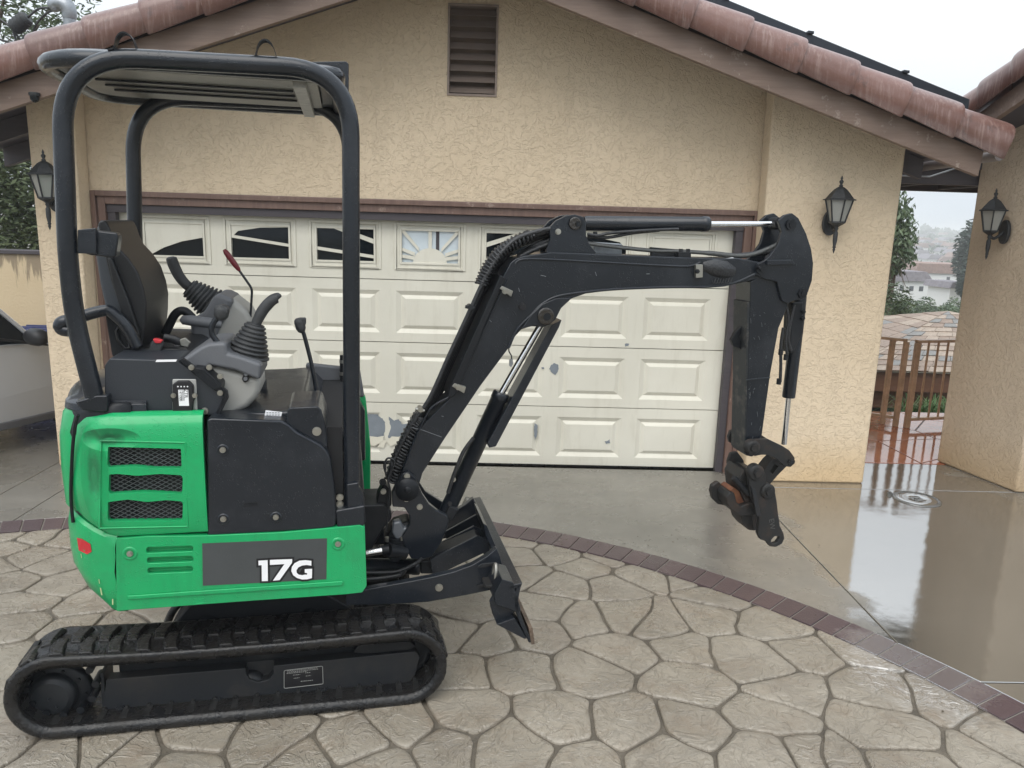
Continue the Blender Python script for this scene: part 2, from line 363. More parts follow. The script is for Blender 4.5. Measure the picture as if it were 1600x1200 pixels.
def m_stone():
    k = NB('stamped_stone'); v = k.geo('Position'); r = k.objrand()
    n1 = k.noise(v, 2.2, 6, .65)
    c = k.mix(k.ramp(n1, [(.3, 0.), (.7, 1.)]), (.185, .155, .118), (.37, .325, .26)); c = k.mix(k.math('MULTIPLY', r, .45), c, (.31, .27, .21))
    brn = k.ramp(k.noise(v, 3.5, 6, .75), [(.50, 0.), (.72, 1.)]); c = k.mix(k.math('MULTIPLY', brn, .6), c, (.19, .13, .08))
    grit = k.noise(v, 210, 3, .8); c = k.mix(k.math('MULTIPLY', k.ramp(grit, [(.45, 0.), (.7, 1.)]), .45), c, (.13, .115, .09))
    sp = k.ramp(k.noise(v, 7, 8, .8), [(.67, 0.), (.71, 1.)]); c = k.mix(k.math('MULTIPLY', sp, .5), c, (.52, .50, .46))
    k.set('Base Color', c); wet = k.ramp(k.noise(v, 1.7, 6, .65), [(.40, .16), (.60, .58)]); wq = k.mapping(v, (1/.34, 1/.42, 1), (-1.93/.34, -3.06/.42, 0)); wl = k.n.new('ShaderNodeVectorMath'); wl.operation = 'LENGTH'; k.l.new(wq, wl.inputs[0]); wm = k.ramp(k.math('MULTIPLY', k.math('ADD', wl.outputs['Value'], k.math('MULTIPLY', k.noise(v, 7, 6, .7), 1.1)), .4), [(.46, 1.), (.60, 0.)]); k.set('Roughness', k.math('MULTIPLY', wet, k.math('SUBTRACT', 1.0, k.math('MULTIPLY', wm, .6)))); k.set('IOR', k.math('ADD', 1.75, k.math('MULTIPLY', wm, 1.8)))
    wv = k.mix(.5, v, k.noise(v, 3.2, 3, .5, 0, 1), 'ADD'); ps = k.noise(wv, 6.5, 3, .5, .9)
    step = k.ramp(ps, [(.36, 0.), (.385, .5), (.50, .55), (.53, 1.), (.7, .8)])
    rid = k.ramp(k.noise(k.mapping(wv, (1, 2.0, 1)), 13, 4, .6, .7), [(.47, 0.), (.51, 1.), (.55, 0.)])
    h = k.math('ADD', k.math('ADD', k.math('MULTIPLY', step, .8), k.math('MULTIPLY', rid, .22)), k.math('MULTIPLY', grit, .22))
    k.bump(h, .8, .011); return k.M
STONE = m_stone()
JOINT = mat('wet_mortar_joint', (.115, .098, .075), .45, bump=.6, bscale=120, var=.35, vscale=9)
def m_brick():
    k = NB('plum_brick'); v = k.geo('Position'); r = k.objrand(); c = k.mix(r, (.060, .038, .042), (.095, .060, .062))
    n1 = k.noise(v, 60, 4, .7); c = k.mix(k.math('MULTIPLY', n1, .4), c, (.07, .045, .05))
    wq = k.mapping(v, (1/.34, 1/.42, 1), (-1.93/.34, -3.06/.42, 0)); wl = k.n.new('ShaderNodeVectorMath'); wl.operation = 'LENGTH'; k.l.new(wq, wl.inputs[0]); wm = k.ramp(k.math('MULTIPLY', k.math('ADD', wl.outputs['Value'], k.math('MULTIPLY', k.noise(v, 7, 6, .7), 1.1)), .4), [(.46, 1.), (.60, 0.)]); k.set('Base Color', c); k.set('IOR', k.math('ADD', 1.6, k.math('MULTIPLY', wm, 3.2))); k.set('Roughness', k.math('SUBTRACT', k.ramp(k.noise(v, 1.4, 3), [(.40, .2), (.6, .42)]), k.math('MULTIPLY', wm, .12))); k.bump(k.noise(v, 95, 5, .7), .6, .004); return k.M
BRICK = m_brick()
RED_ST = NB('wet_red_patio'); _k = RED_ST
_c = _k.mix(_k.ramp(_k.noise(_k.tc, 2.5, 5), [(.3, 0.), (.7, 1.)]), (.30, .095, .05), (.42, .17, .09)); _k.set('Base Color', _c); _k.set('IOR', 2.0); _k.set('Roughness', .07)
_k.bump(_k.noise(_k.tc, 4, 3), .12, .012); RED_ST = RED_ST.M
EARTH = mat('valley_ground', (.10, .10, .06), .9, col2=(.20, .16, .11), vscale=.05, detail=9)

# ground sheet with the valley and the hill beyond
ZP = [(-60, -.08), (8.15, -.08), (8.6, -1.2), (9.4, -1.9), (20, -2.6), (60, -6.2), (120, -9.5), (230, -10), (420, -5), (600, 0), (760, 6), (900, 4), (1300, 0)]
def terr(x, y):
    for (a, za), (b, zb) in zip(ZP, ZP[1:]):
        if y <= b: z = za+(zb-za)*(y-a)/(b-a); break
    else: z = ZP[-1][1]
    if y > 25:
        f = min(1, (y-25)/200); z += f*(noise.noise(Vector((x*.012, y*.012, 0)))*2.2+noise.noise(Vector((x*.003, y*.003, 4)))*2.5)
        if y > 420: z += min(1, (y-420)/200)*max(-18, min(10, (425-x*760/y)*.075))
    return z
ys = [-60, -30, -10, 0, 4, 7, 8.15, 8.3, 8.6, 9.0, 9.4, 10, 12, 15, 20, 25, 32, 40, 50, 60, 75, 90, 105, 120, 140, 160, 190, 220, 250, 280, 320, 360, 400, 440, 480, 520, 560, 600, 640, 680, 720, 760, 800, 850, 900, 1000, 1100, 1300]
xs = [-900, -600, -400, -250, -150, -90, -50, -25, -12, -6, -3, 0, 2, 4, 6, 9, 12, 16, 20, 28, 36, 46, 58, 70, 85, 100, 120, 140, 165, 190, 220, 250, 280, 310, 340, 370, 400, 430, 460, 500, 560, 640, 800, 1000]
mb = MB(); vs = [(x, y, terr(x, y)) for y in ys for x in xs]; nx = len(xs)
mb.add(vs, [[j*nx+i, j*nx+i+1, (j+1)*nx+i+1, (j+1)*nx+i] for j in range(len(ys)-1) for i in range(nx-1)], True)
tag(mb.build('ground', EARTH), kind='structure')

BC = Vector((-1.2, 1.0))
def rad(th):     # outer radius of the brick band round its centre
    e = .16*max(0, min(1, (th-1.93)/.25)); return 3.905+e
def bp_(th, dr=0): r_ = rad(th)+dr; return (BC.x+r_*math.cos(th), BC.y+r_*math.sin(th))
BW = .188
drive = MB(); ring = [bp_(R(a), -.03) for a in range(-40, 182, 3)]
drive.add([(x, y, -.009) for x, y in [(-7, 6.4), (-7, -2), (3.2, -2), (6.8, 1), (6.8, 6.25), (3.95, 6.25), (3.9, 8.15), (2.9, 8.15), (2.9, 5.85), (-2.95, 5.85), (-2.95, 9), (-7, 9)]], [list(range(12))])
driveway = drive.build('driveway', JOINT); tag(driveway, kind='structure')

# concrete slabs
def gy(x, dr=.004):      # band outer edge y at x
    best = None
    for i in range(-20, 1900):
        th = i*math.pi/1900
        px_, py_ = bp_(th, dr)
        if best is None or abs(px_-x) < best[0]: best = (abs(px_-x), py_)
    return best[1]
def slab(poly, name='concrete_slab'):
    o_ = MB().prism(roundpoly(poly, 0), -.10, 0, 'z').build(name, CONC, driveway, bevel=.004, seg=2); return o_
g = .0035
def span(x0, x1, ytop):
    pts = []
    n = max(3, int((x1-x0)/.08))
    for i in range(n+1): x = x0+(x1-x0)*i/n; pts.append((x, gy(x)))
    return pts+[(x1, ytop), (x0, ytop)]
slab(span(-5.2, -3.295-g, 9.0)); slab(span(-3.295+g, -2.94-g, 5.9) if True else 0); slab(span(-2.94+g, -.52-g, 5.86)); slab(span(-.52+g, 1.965-g, 5.86))
def xr(y): # band outer edge x at y (right side)
    th = math.asin(max(-1, min(1, (y-BC.y)/3.909))); return BC.x+3.909*math.cos(th)
yy = [3.30-i*.03 for i in range(0, 12)]
poly = [(1.965+g, 5.5-g)]+[(1.965+g, gy(1.965+g))]+[(xr(y), y) for y in [3.25, 3.2, 3.15, 3.1, 3.05, 3.0, 2.975]]+[(6.7, 2.975), (6.7, 5.5-g)]
slab(poly)
slab([(xr(y), y) for y in [2.965, 2.9, 2.8, 2.6, 2.4, 2.2, 2.0, 1.5, 1.0]]+[(6.7, 1.0), (6.7, 2.965)])
slab([(1.965+g, 5.5+g), (6.7, 5.5+g), (6.7, 6.17), (1.965+g, 6.17)])
# brick band
BED = mat('pale_mortar_bed', (.24, .22, .19), .6, bump=.4, bscale=120, var=.2, vscale=12)
_in = [bp_(R(a), -BW-.002) for a in range(2, 168, 2)]; _ou = [bp_(R(a), .002) for a in range(2, 168, 2)]; _n = len(_in)
MB().add([(x, y, -.0035) for x, y in _in+_ou], [[i, i+_n, i+_n+1, i+1] for i in range(_n-1)]).build('mortar_bed', BED, driveway)
i = 0; th = R(2); step = .112/3.8
while th < R(168):
    a0, a1 = th+.0009, th+step-.0009; j = random.uniform(-.002, .002)
    pts = [bp_(a0, -BW+j), bp_(a1, -BW+j), bp_(a1, j), bp_(a0, j)]
    c_ = Vector((sum(p[0] for p in pts)/4, sum(p[1] for p in pts)/4)); h_ = random.uniform(-.0015, .0015)
    o_ = MB().prism([(p[0]-c_.x, p[1]-c_.y) for p in pts], -.05, .003+h_, 'z').build('brick', BRICK, driveway, bevel=.003, seg=1); o_.location = (c_.x, c_.y, 0)
    th += step
# flagstones: cells grown from the stone centres measured in the photograph
SEEDS = [(806.7,846.7),(866.7,863),(950,866),(808,870),(820,900),(913,888),(870,913),(957,917),(1010,899),(845,948),(838,987),(910,970),(985,957),(733,950),(760,997),(703,983),(730,1047),(817,1047),(920,1047),(963,1017),
 (733,1110),(873,1127),(982,1130),(807,1165),(630,1137),(683,1170),(915,1195),(1021,965),(1072,900),(1125,931),(1112,966),(1205,973),(1072,1014),(1165,1027),(1265,1020),(1067,1066),(1232,1077),(1208,1122),(1088,1133),
 (1045,1180),(1184,1184),(1275,1185),(1340,1015),(1370,1078),(1469,1098),(1386,1140),(1556,1147),(1534,1185),(1421,1196),(1325,1190),(10,834),(54,840),(98,842),(14,856),(2,880),(56,866),(94,880),(22,908),(84,912),(38,938),(125,948),
 (20,980),(100,985),(200,985),(250,966),(8,1024),(5,1150),(78,1178),(160,1160),(215,1178),(300,1150),(278,1198),(405,1166),(562,1160),(469,1200),(590,1200)]
S = [onZ(*q).xy for q in SEEDS]
random.seed(11)
tries = 0
while tries < 6000:
    tries += 1; p = Vector((random.uniform(-5.6, 3.2), random.uniform(-1.2, 5.2)))
    if (p-BC).length > 3.72: continue
    # keep out of the area already measured
    q = p-Vector((0, 0)); vis = False
    d = Vector((q.x, q.y, 0))-O; zz = d.dot(fw)
    if zz > .2:
        px_ = 800+F*d.dot(rt)/zz; py_ = 600-F*d.dot(up)/zz
        hid = 250 < px_ < 560 and py_ < 1080 or 120 < px_ <= 330 and 995 < py_ < 1120 or 330 <= px_ < 640 and 950 < py_ < 1085 or 110 < px_ < 640 and py_ < 900
        if 0 < px_ < 1600 and 790 < py_ < 1200 and not hid: continue
    if min((p-s).length for s in S) < .33: continue
    S.append(p)
def clip(poly, n_, c_):       # keep n.p <= c
    out_ = []
    for i in range(len(poly)):
        a = poly[i]; b = poly[(i+1) % len(poly)]; da = a.dot(n_)-c_; db = b.dot(n_)-c_
        if da <= 0: out_.append(a)
        if (da < 0) != (db < 0) and abs(da-db) > 1e-9: out_.append(a+(b-a)*(da/(da-db)))
    return out_
inner = [Vector(bp_(R(a), -BW-.006)) for a in range(-60, 190, 4)]
dom = [Vector((-5.6, 4.9)), Vector((-5.6, -1.3)), Vector((3.2, -1.3)), Vector((3.2, 4.9))]
def warp(p):
    w = Vector((noise.noise(Vector((p.x*3.1, p.y*3.1, 1))), noise.noise(Vector((p.x*3.1, p.y*3.1, 9)))))*.060
    w += Vector((noise.noise(Vector((p.x*11, p.y*11, 3))), noise.noise(Vector((p.x*11, p.y*11, 7)))))*.007
    rr = (p-BC).length; f = max(0, min(1, (3.70-rr)/.12)); return p+w*f
S = [s for s in S if (s-BC).length < 3.9]
for s in S:
    poly = list(dom)
    for t in sorted(S, key=lambda q: (q-s).length)[1:22]:
        n_ = (t-s); L = n_.length; n_ = n_/L; poly = clip(poly, n_, n_.dot((s+t)/2)-.0072)
        if len(poly) < 3: break
    for a, b in zip(inner, inner[1:]):
        e = (b-a).normalized(); n_ = Vector((e.y, -e.x)); poly = clip(poly, n_, n_.dot(a))
        if len(poly) < 3: break
    if len(poly) < 3: continue
    pts = [Vector(p) for p in roundpoly([tuple(p) for p in poly], .032, 3)]
    d2 = []
    for i in range(len(pts)):
        a = pts[i]; b = pts[(i+1) % len(pts)]; k_ = max(1, int((b-a).length/.05))
        d2 += [a+(b-a)*(j/k_) for j in range(k_)]
    P = [warp(p) for p in d2]; c_ = sum(P, Vector((0, 0)))/len(P)
    ar = abs(sum(P[i].x*P[i-1].y-P[i].y*P[i-1].x for i in range(len(P))))/2
    if ar < .004: continue
    P = [p-c_ for p in P]; h0 = random.uniform(-.002, .002)
    mb = MB(); n = len(P)
    rings = [[(p.x, p.y, -.03) for p in P], [(p.x, p.y, -.003+h0) for p in P], [(p.x-p.normalized().x*.004, p.y-p.normalized().y*.004, .0005+h0) for p in P], [(p.x-p.normalized().x*.02, p.y-p.normalized().y*.02, .0018+h0) for p in P], [(p.x*.4, p.y*.4, .002+h0) for p in P]]
    mb.loft(rings, True, True, True); o_ = mb.build('flagstone', STONE, driveway); o_.location = (c_.x, c_.y, 0)
# manhole cover and the small vent stub in the puddle
mh = onZ(1432, 780); t = empty('drain_cover', (mh.x, mh.y, .002)); tag(t, 'round flush drain cover in the wet concrete between the two stucco corners', 'drain cover')
IRONW = mat('wet_cast_iron', (.09, .088, .082), .18, bump=.5, bscale=70, var=.4, vscale=14, ior=1.9)
MB().lathe([(.165, -.02), (.165, .004), (.150, .006), (.146, .002)], (0, 0, 0), n=40).build('rim', IRONW, t)
lid = MB().lathe([(.138, -.02), (.138, .001), (.132, .003), (.05, .004), (.045, .001), (.001, .001)], (0, 0, 0), n=40).build('lid', CONC, t)
MB().box(-.018, .018, -.006, .006, .002, .008).build('lifting_slot', IRONW, lid)
mv = onZ(1390, 773); t = MB().box(-.018, .018, -.012, .012, 0, .016).box(-.010, .010, -.009, .009, .016, .024).build('valve_stub', IRONW); t.location = (mv.x, mv.y, 0); tag(t, 'tiny dark metal stub standing in the puddle left of the drain cover', 'metal stub')
# red patio
pat = MB().prism([(2.6, 6.18), (8, 6.18), (8, 8.12), (2.6, 8.12)], -.10, -.012, 'z').build('patio', JOINT); tag(pat, kind='structure')
random.seed(3); PS = [Vector((random.uniform(2.6, 8), random.uniform(6.2, 8.1))) for _ in range(60)]
PS2 = []
for p in PS:
    if all((p-q).length > .42 for q in PS2): PS2.append(p)
pdom = [Vector((2.6, 6.19)), Vector((8, 6.19)), Vector((8, 8.1)), Vector((2.6, 8.1))]
for s in PS2:
    poly = list(pdom)
    for t in sorted(PS2, key=lambda q: (q-s).length)[1:14]:
        n_ = (t-s).normalized(); poly = clip(poly, n_, n_.dot((s+t)/2)-.006)
    if len(poly) < 3: continue
    o_ = MB().prism([(p.x-s.x, p.y-s.y) for p in poly], -.03, 0, 'z').build('patio_stone', RED_ST, pat, bevel=.004, seg=1); o_.location = (s.x, s.y, 0)

# ================================================================ GARAGE HOUSE
AX, AZ, SL = -.27, 3.458, .335      # gable apex x, lower edge of barge at apex, slope
YB = 5.2
house = empty('garage_house', (0, 5.8, 0)); tag(house, 'cream stucco double garage with terracotta tile roof and brown trim', 'house')
HP = Vector((0, 5.8, 0))
class HB(MB):
    def build(s, name, mt, parent=None, **k):
        s.v = [(x, y-5.8, z) for x, y, z in s.v]; return MB.build(s, name, mt, parent or house, **k)
def zb(x, off=0): return AZ-SL*abs(x-AX)+off
DXL, DXR, DZT = -2.925, 1.966, 2.042
apx = AX
left = [(-3.24, 0), (DXL, 0), (DXL, DZT), (apx, DZT), (apx, zb(apx, .163)), (-3.24, zb(-3.24, .163))]
right = [(apx, DZT), (DXR, DZT), (DXR, 0), (2.92, 0), (2.92, zb(2.92, .163)), (apx, zb(apx, .163))]
wl = HB().prism(left, 5.8, 5.98).build('wall', STUCCO); 
wr = HB().prism(right, 5.8, 5.98).build('wall', STUCCO)
VX0, VX1, VZ0, VZ1 = -.356, -.003, 2.777, 3.386
cv = HB().box(VX0, VX1, 5.7, 6.1, VZ0, VZ1); cv.v = [(x, y-5.8, z) for x, y, z in cv.v]
class CutBox(MB): pass
def cbox(*a):
    c = MB().box(*a); c.v = [(x, y-5.8, z) for x, y, z in c.v]; return c
cut(wl, [cbox(VX0, VX1, 5.7, 6.1, VZ0, VZ1)]); cut(wr, [cbox(VX0, VX1, 5.7, 6.1, VZ0, VZ1)])
def pier(pts):
    o_ = HB().prism(pts, 5.63, 5.797).build('pier', STUCCO, bevel=.018, seg=3); return o_
pier([(-3.235, 0), (-2.955, 0), (-2.91, zb(-2.91, .16)), (-3.235, zb(-3.235, .16))])
pier([(1.985, 0), (2.918, 0), (2.918, zb(2.918, .16)), (1.93, zb(1.93, .16))])
HB().box(-2.95, -2.80, 5.985, 11, 0, 2.6).build('side_wall', STUCCO); HB().box(2.78, 2.918, 5.985, 11, 0, 2.6).build('side_wall', STUCCO)
HB().box(-2.8, 2.78, 10.9, 11, 0, 2.9).build('rear_wall', STUCCO)
HB().box(-2.8, 2.78, 6.4, 10.8, -.05, -.01).build('garage_floor', JOINT)
# attic vent
SLAT = mat('vent_slat_paint', (.27, .21, .175), .6, var=.12, bump=.2)
v_ = HB().box(VX0, VX0+.014, 5.79, 5.9, VZ0, VZ1).box(VX1-.014, VX1, 5.79, 5.9, VZ0, VZ1).box(VX0+.014, VX1-.014, 5.79, 5.9, VZ0, VZ0+.014).box(VX0+.014, VX1-.014, 5.79, 5.9, VZ1-.014, VZ1).box(VX0, VX1, 5.93, 5.95, VZ0, VZ1).build('attic_vent', SLAT)
for i in range(8):
    z = VZ0+.022+i*.0735
    HB().prism([(5.802, z), (5.812, z), (5.885, z+.058), (5.875, z+.058)], VX0+.014, VX1-.014, 'x').build('slat', SLAT, v_)
# door frame
fr = HB()
def ring_frame(x0, x1, zt, w, y0, y1, mb_):
    mb_.box(x0, x0+w, y0, y1, 0, zt); mb_.box(x1-w, x1, y0, y1, 0, zt); mb_.box(x0+w, x1-w, y0, y1, zt-w, zt)
ring_frame(DXL+.002, DXR-.002, DZT-.002, .035, 5.785, 5.84, fr); fr.build('door_casing', TRIM, bevel=.004)
fr = HB(); ring_frame(DXL+.038, DXR-.038, DZT-.038, .055, 5.81, 5.905, fr); fr.build('door_jamb', TRIM, bevel=.004)
fr = HB(); fr.box(DXL+.093, DXL+.15, 5.84, 5.90, 0, DZT-.10); fr.box(DXR-.15, DXR-.093, 5.84, 5.90, 0, DZT-.10); fr.box(DXL+.093, DXR-.093, 5.83, 5.90, DZT-.150, DZT-.094)
fr.build('weather_strip', SOFFIT, bevel=.003)
# garage door
DX0, DX1 = -2.80, 1.845; DW = DX1-DX0; DH = 1.925; RH = DH/4
gd = HB().box(DX0, DX1, 5.955, 5.97, .005, DH).build('garage_door', DOOR); gd['label'] = 'cream panelled door with sunburst windows and peeling paint'
PW, PH = .515, .325; NC = 7; pitch = .6365; X0 = (DX0+DX1)/2-pitch*NC/2+.0
DY = 5.912
CUR_COLS = [X0+pitch*(i+.5) for i in range(NC)]
for r_ in range(4):
    z0 = .012+r_*RH; z1 = z0+RH-.006; zc = (z0+z1)/2-(.005 if r_ < 3 else -.01); pz0, pz1 = zc-PH/2, zc+PH/2
    sec = HB(); y = DY
    def q(xa, xb, za, zb_): sec.box(xa, xb, y, 5.954, za, zb_)
    q(DX0, DX1, z0, pz0); q(DX0, DX1, pz1, z1); ex = DX0
    for cx in CUR_COLS: q(ex, cx-PW/2, pz0, pz1); ex = cx+PW/2
    q(ex, DX1, pz0, pz1)
    s_ = sec.build('door_section', DOOR, gd)
    for o_ in (s_,): o_.parent = gd
    for c_, cx in enumerate(CUR_COLS):
        if r_ < 3:
            rings = []
            for ins, dy in ((0, 0), (.036, .017), (.040, .0175), (.070, .002), (.074, .0015)):
                rings.append([(cx-PW/2+ins, y+dy, pz0+ins*.85), (cx+PW/2-ins, y+dy, pz0+ins*.85), (cx+PW/2-ins, y+dy, pz1-ins*.85), (cx-PW/2+ins, y+dy, pz1-ins*.85)])
            p_ = HB().loft(rings, True, False, False); p_.add(rings[-1], [[0, 1, 2, 3]]); p_.build('raised_panel', DOOR, gd)
        else:
            w_ = HB(); ow, oh = PW, PH
            x0, x1, zz0, zz1 = cx-PW/2, cx+PW/2, pz0, pz1
            def fr2(a, b, y0, y1, mb_):
                for (p, q_, r0_, r1_) in ((x0+a, x0+b, zz0+a, zz1-a), (x1-b, x1-a, zz0+a, zz1-a), (x0+b, x1-b, zz0+a, zz0+b), (x0+b, x1-b, zz1-b, zz1-a)): mb_.box(p, q_, y0, y1, r0_, r1_)
            fr2(-.012, .006, y-.008, y+.01, w_); fr2(.006, .030, y+.001, y+.014, w_); fr2(.030, .045, y-.006, y+.014, w_); w_.build('window_frame', DOOR, gd, bevel=.002, seg=1)
            gx0, gx1, gz0, gz1 = x0+.045, x1-.045, zz0+.045, zz1-.045; gw = gx1-gx0; gh = gz1-gz0
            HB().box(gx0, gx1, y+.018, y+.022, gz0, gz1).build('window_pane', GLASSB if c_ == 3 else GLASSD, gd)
            ins = HB(); yy0, yy1 = y+.002, y+.014
            m_ = c_ if c_ <= 3 else 6-c_; fl = c_ > 3
            P_ = lambda u, v: (gx0+(1-u if fl else u)*gw, gz0+v*gh)
            if m_ == 0: ins.prism([P_(0, 0), P_(.08, .02), P_(.3, .24), P_(.62, .45), P_(.97, .58), P_(1, .58), P_(1, 1), P_(0, 1)], yy0, yy1); ins.prism([P_(0, 0), P_(.08, .0), P_(.06, .05), P_(0, .05)], yy0-.001, yy1)
            if m_ == 1:
                ins.prism([P_(0, .80), P_(.08, .82), P_(.5, .955), P_(.97, .985), P_(1, .985), P_(1, 1), P_(0, 1)], yy0, yy1); ins.prism([P_(0, .62), P_(1, .38), P_(1, .47), P_(0, .71)], yy0-.001, yy1)
                ins.prism([P_(0, .70), P_(.0, .82), P_(.12, .845), P_(.04, .70)], yy0+.001, yy1)
            if m_ == 2:
                ins.prism([P_(.3, 1), P_(.42, 1), P_(1, .66), P_(1, .55)], yy0, yy1); ins.prism([P_(0, .32), P_(1, .09), P_(1, .19), P_(0, .42)], yy0-.001, yy1); ins.prism([P_(.42, 1), P_(1, .66), P_(1, .70), P_(.5, 1)], yy0+.001, yy1)
            if m_ == 3:
                cx_, R_ = .5, .30
                arc = [P_(cx_+R_*math.cos(R(a)), .0+R_*1.55*math.sin(R(a))) for a in range(0, 181, 12)]; ins.prism(arc, yy0-.001, yy1)
                for a, b in (((.46, .4), (.46, 1)),):
                    ins.prism([P_(.47, .42), P_(.53, .42), P_(.53, 1), P_(.47, 1)], yy0, yy1)
                for s_ in (-1, 1):
                    f_ = lambda u: .5+s_*u
                    for (ua, va), (ub, vb), w2 in (((.20, .35), (.50, 1.0), .05), ((.27, .20), (.5, .36), .05), ((.28, .08), (.5, .14), .05)):
                        ins.prism([P_(f_(ua), va), P_(f_(ub), vb-w2*1.2 if ub == .5 and vb == 1 else vb), P_(f_(ub), vb+.10 if vb < 1 else 1), P_(f_(ub)-s_*.05 if vb == 1 else f_(ub), 1 if vb == 1 else vb+.10), P_(f_(ua), va+.12)], yy0+.0005, yy1)
            if ins.v: ins.build('window_insert', DOOR, gd)
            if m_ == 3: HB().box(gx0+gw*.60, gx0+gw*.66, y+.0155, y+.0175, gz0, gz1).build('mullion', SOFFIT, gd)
HB().box(DX0, DX1, 5.915, 5.95, -.004, .011).build('bottom_seal', RUBBER, gd)
# peeled paint patches on the lower panels
PRIM = mat('grey_primer', (.21, .235, .26), .5, var=.12, vscale=8, bump=.15)
def patch(pts, y, m_=PRIM, nm='peeled_patch', th_=.0015):
    q_ = []
    for i in range(len(pts)):
        a, b = pts[i-1], pts[i]; L_ = math.hypot(b[0]-a[0], b[1]-a[1]); n_ = max(1, int(L_/2.2))
        q_ += [(a[0]+(b[0]-a[0])*j/n_+random.uniform(-.7, .7), a[1]+(b[1]-a[1])*j/n_+random.uniform(-.7, .7)) for j in range(n_)]
    pts = q_
    P3 = [onY(a, b, y) for a, b in pts]; return HB().prism([(p.x, p.z) for p in P3], y-th_, y+.004).build(nm, m_, gd)
patch([(556, 646), (590, 648), (597, 654), (602, 660), (600, 684), (562, 684), (556, 683)], DY-.001)
patch([(607, 651), (616, 657), (623, 655), (628, 663), (640, 661), (652, 668), (650, 690), (628, 680), (617, 684), (606, 684), (611, 668)], DY-.001)
patch([(861, 570), (867, 567), (873, 571), (872, 580), (868, 586), (862, 582), (858, 576)], DY-.002); patch([(846, 574), (850, 573), (850, 577), (847, 577)], DY-.002)
patch([(835, 662), (840, 664), (839, 680), (836, 688), (834, 676)], DY-.001); patch([(945, 690), (953, 687), (953, 692), (947, 694)], DY-.001); patch([(976, 537), (983, 537), (982, 541), (977, 541)], DY-.002)
CURL = mat('curled_paint_flake', (.72, .68, .56), .5)
fl_ = HB()
for pts in ([(560, 690), (572, 681), (590, 683), (600, 681), (598, 690), (585, 697), (570, 694)], [(604, 690), (612, 682), (626, 683), (622, 692), (610, 698)], [(590, 699), (597, 686), (603, 690), (600, 700)]):
    P3 = [onY(a, b, DY-.012) for a, b in pts]; fl_.prism([(p.x, p.z) for p in P3], DY-.016+.006*random.random(), DY-.008)
fl_.build('curled_flake', CURL, gd, bevel=.002)

# roof: slab, barge boards, rake tiles
rf = HB()
for s_ in (-1, 1):
    L = 3.75 if s_ < 0 else 3.50
    xe = AX+s_*L
    rf.prism([(AX, AZ+.165), (xe, AZ+.165-SL*L), (xe, AZ+.215-SL*L), (AX, AZ+.215)], YB+.05, 11.4)
roof = rf.build('roof', SOFFIT)
for s_ in (-1, 1):
    L = 3.75 if s_ < 0 else 3.47
    xe = AX+s_*L
    o_ = HB().prism([(AX, AZ), (xe, AZ-SL*L), (xe+s_*.012, AZ-SL*L+.16), (AX, AZ+.162)], YB, YB+.045).build('barge_board', BARGE, roof, bevel=.003)
HB().box(AX-.05, AX+3.42, 5.26, 5.262, 3, 3.01) if False else None
# tile: tapered barrel with a drop on the outside
def tile_mesh():
    mb_ = MB(); rings = []
    L = .45
    for t_, sc in ((0, 1.), (.012, 1.03), (.04, 1.03), (L*.5, .93), (L, .80)):
        rr = .122*sc; pr = []
        for a in range(-8, 189, 14): pr.append((t_, .02+rr*math.cos(R(a)), rr*math.sin(R(a))*.92))
        pr.append((t_, .02-rr*1.01, -.125*sc)); pr.insert(0, (t_, .02+rr*.98, -.02))
        inn = [(p[0], .02+(p[1]-.02)*.86, p[2]*.86 if p[2] > 0 else p[2]) for p in pr][::-1]
        rings.append(pr+inn)
    mb_.loft(rings, True, True, True); return mb_
tm = tile_mesh().build('rake_tile', TILE, roof); tme = tm.data; bpy.data.objects.remove(tm)
_t = tile_mesh(); _t.v = [(x, -y, z) for x, y, z in _t.v]; tm = _t.build('rake_tile', TILE, roof); tme2 = tm.data; bpy.data.objects.remove(tm)
def rake(s_, x_end, n, parent, ybase, lowz, slope, pitch_=.372):
    ang = math.atan(slope)
    for i in range(n):
        d = i*pitch_*math.cos(ang)
        x = x_end-s_*d; z = lowz+d*slope
        o_ = bpy.data.objects.new('rake_tile', tme2 if s_ > 0 else tme); COL.objects.link(o_); o_.parent = parent
        # local +x of the tile runs uphill, +y is away from / towards the camera
        ux = Vector((-s_*math.cos(ang), 0, math.sin(ang))); uz = Vector((s_*math.sin(ang), 0, math.cos(ang))); uy = uz.cross(ux)
        mm = Matrix((ux, uy, uz)).transposed().to_4x4(); mm.translation = Vector((x, ybase-5.8, z))+uz*(random.uniform(-.004, .004)+.006)
        o_.matrix_local = mm @ Matrix.Rotation(random.uniform(-.02, .02), 4, 'Z') @ Matrix.Scale(random.uniform(.99, 1.01), 4)
rake(1, 3.335, 12, roof, YB+.01, zb(3.335)+.268, SL)
rake(-1, -3.95, 12, roof, YB+.01, zb(-3.95)+.268, SL)
# field tiles over the slab (second rows, seen just behind the rake)
ft = HB()
for s_ in (-1, 1):
    for j in range(1, 24):
        y0 = YB+.12+j*.24
        L = 3.7 if s_ < 0 else 3.45
        pts = [(y0+.11*math.cos(R(a)), .06*math.sin(R(a))) for a in range(0, 181, 30)]
        rings = []
        for (xx, zz) in ((AX, AZ+.215), (AX+s_*L, AZ+.215-SL*L)):
            rings.append([(xx, p[0], zz+p[1]) for p in pts])
        ft.loft(rings, True, True, True)
tag(ft.build('field_tiles', TILE, roof), kind='stuff')
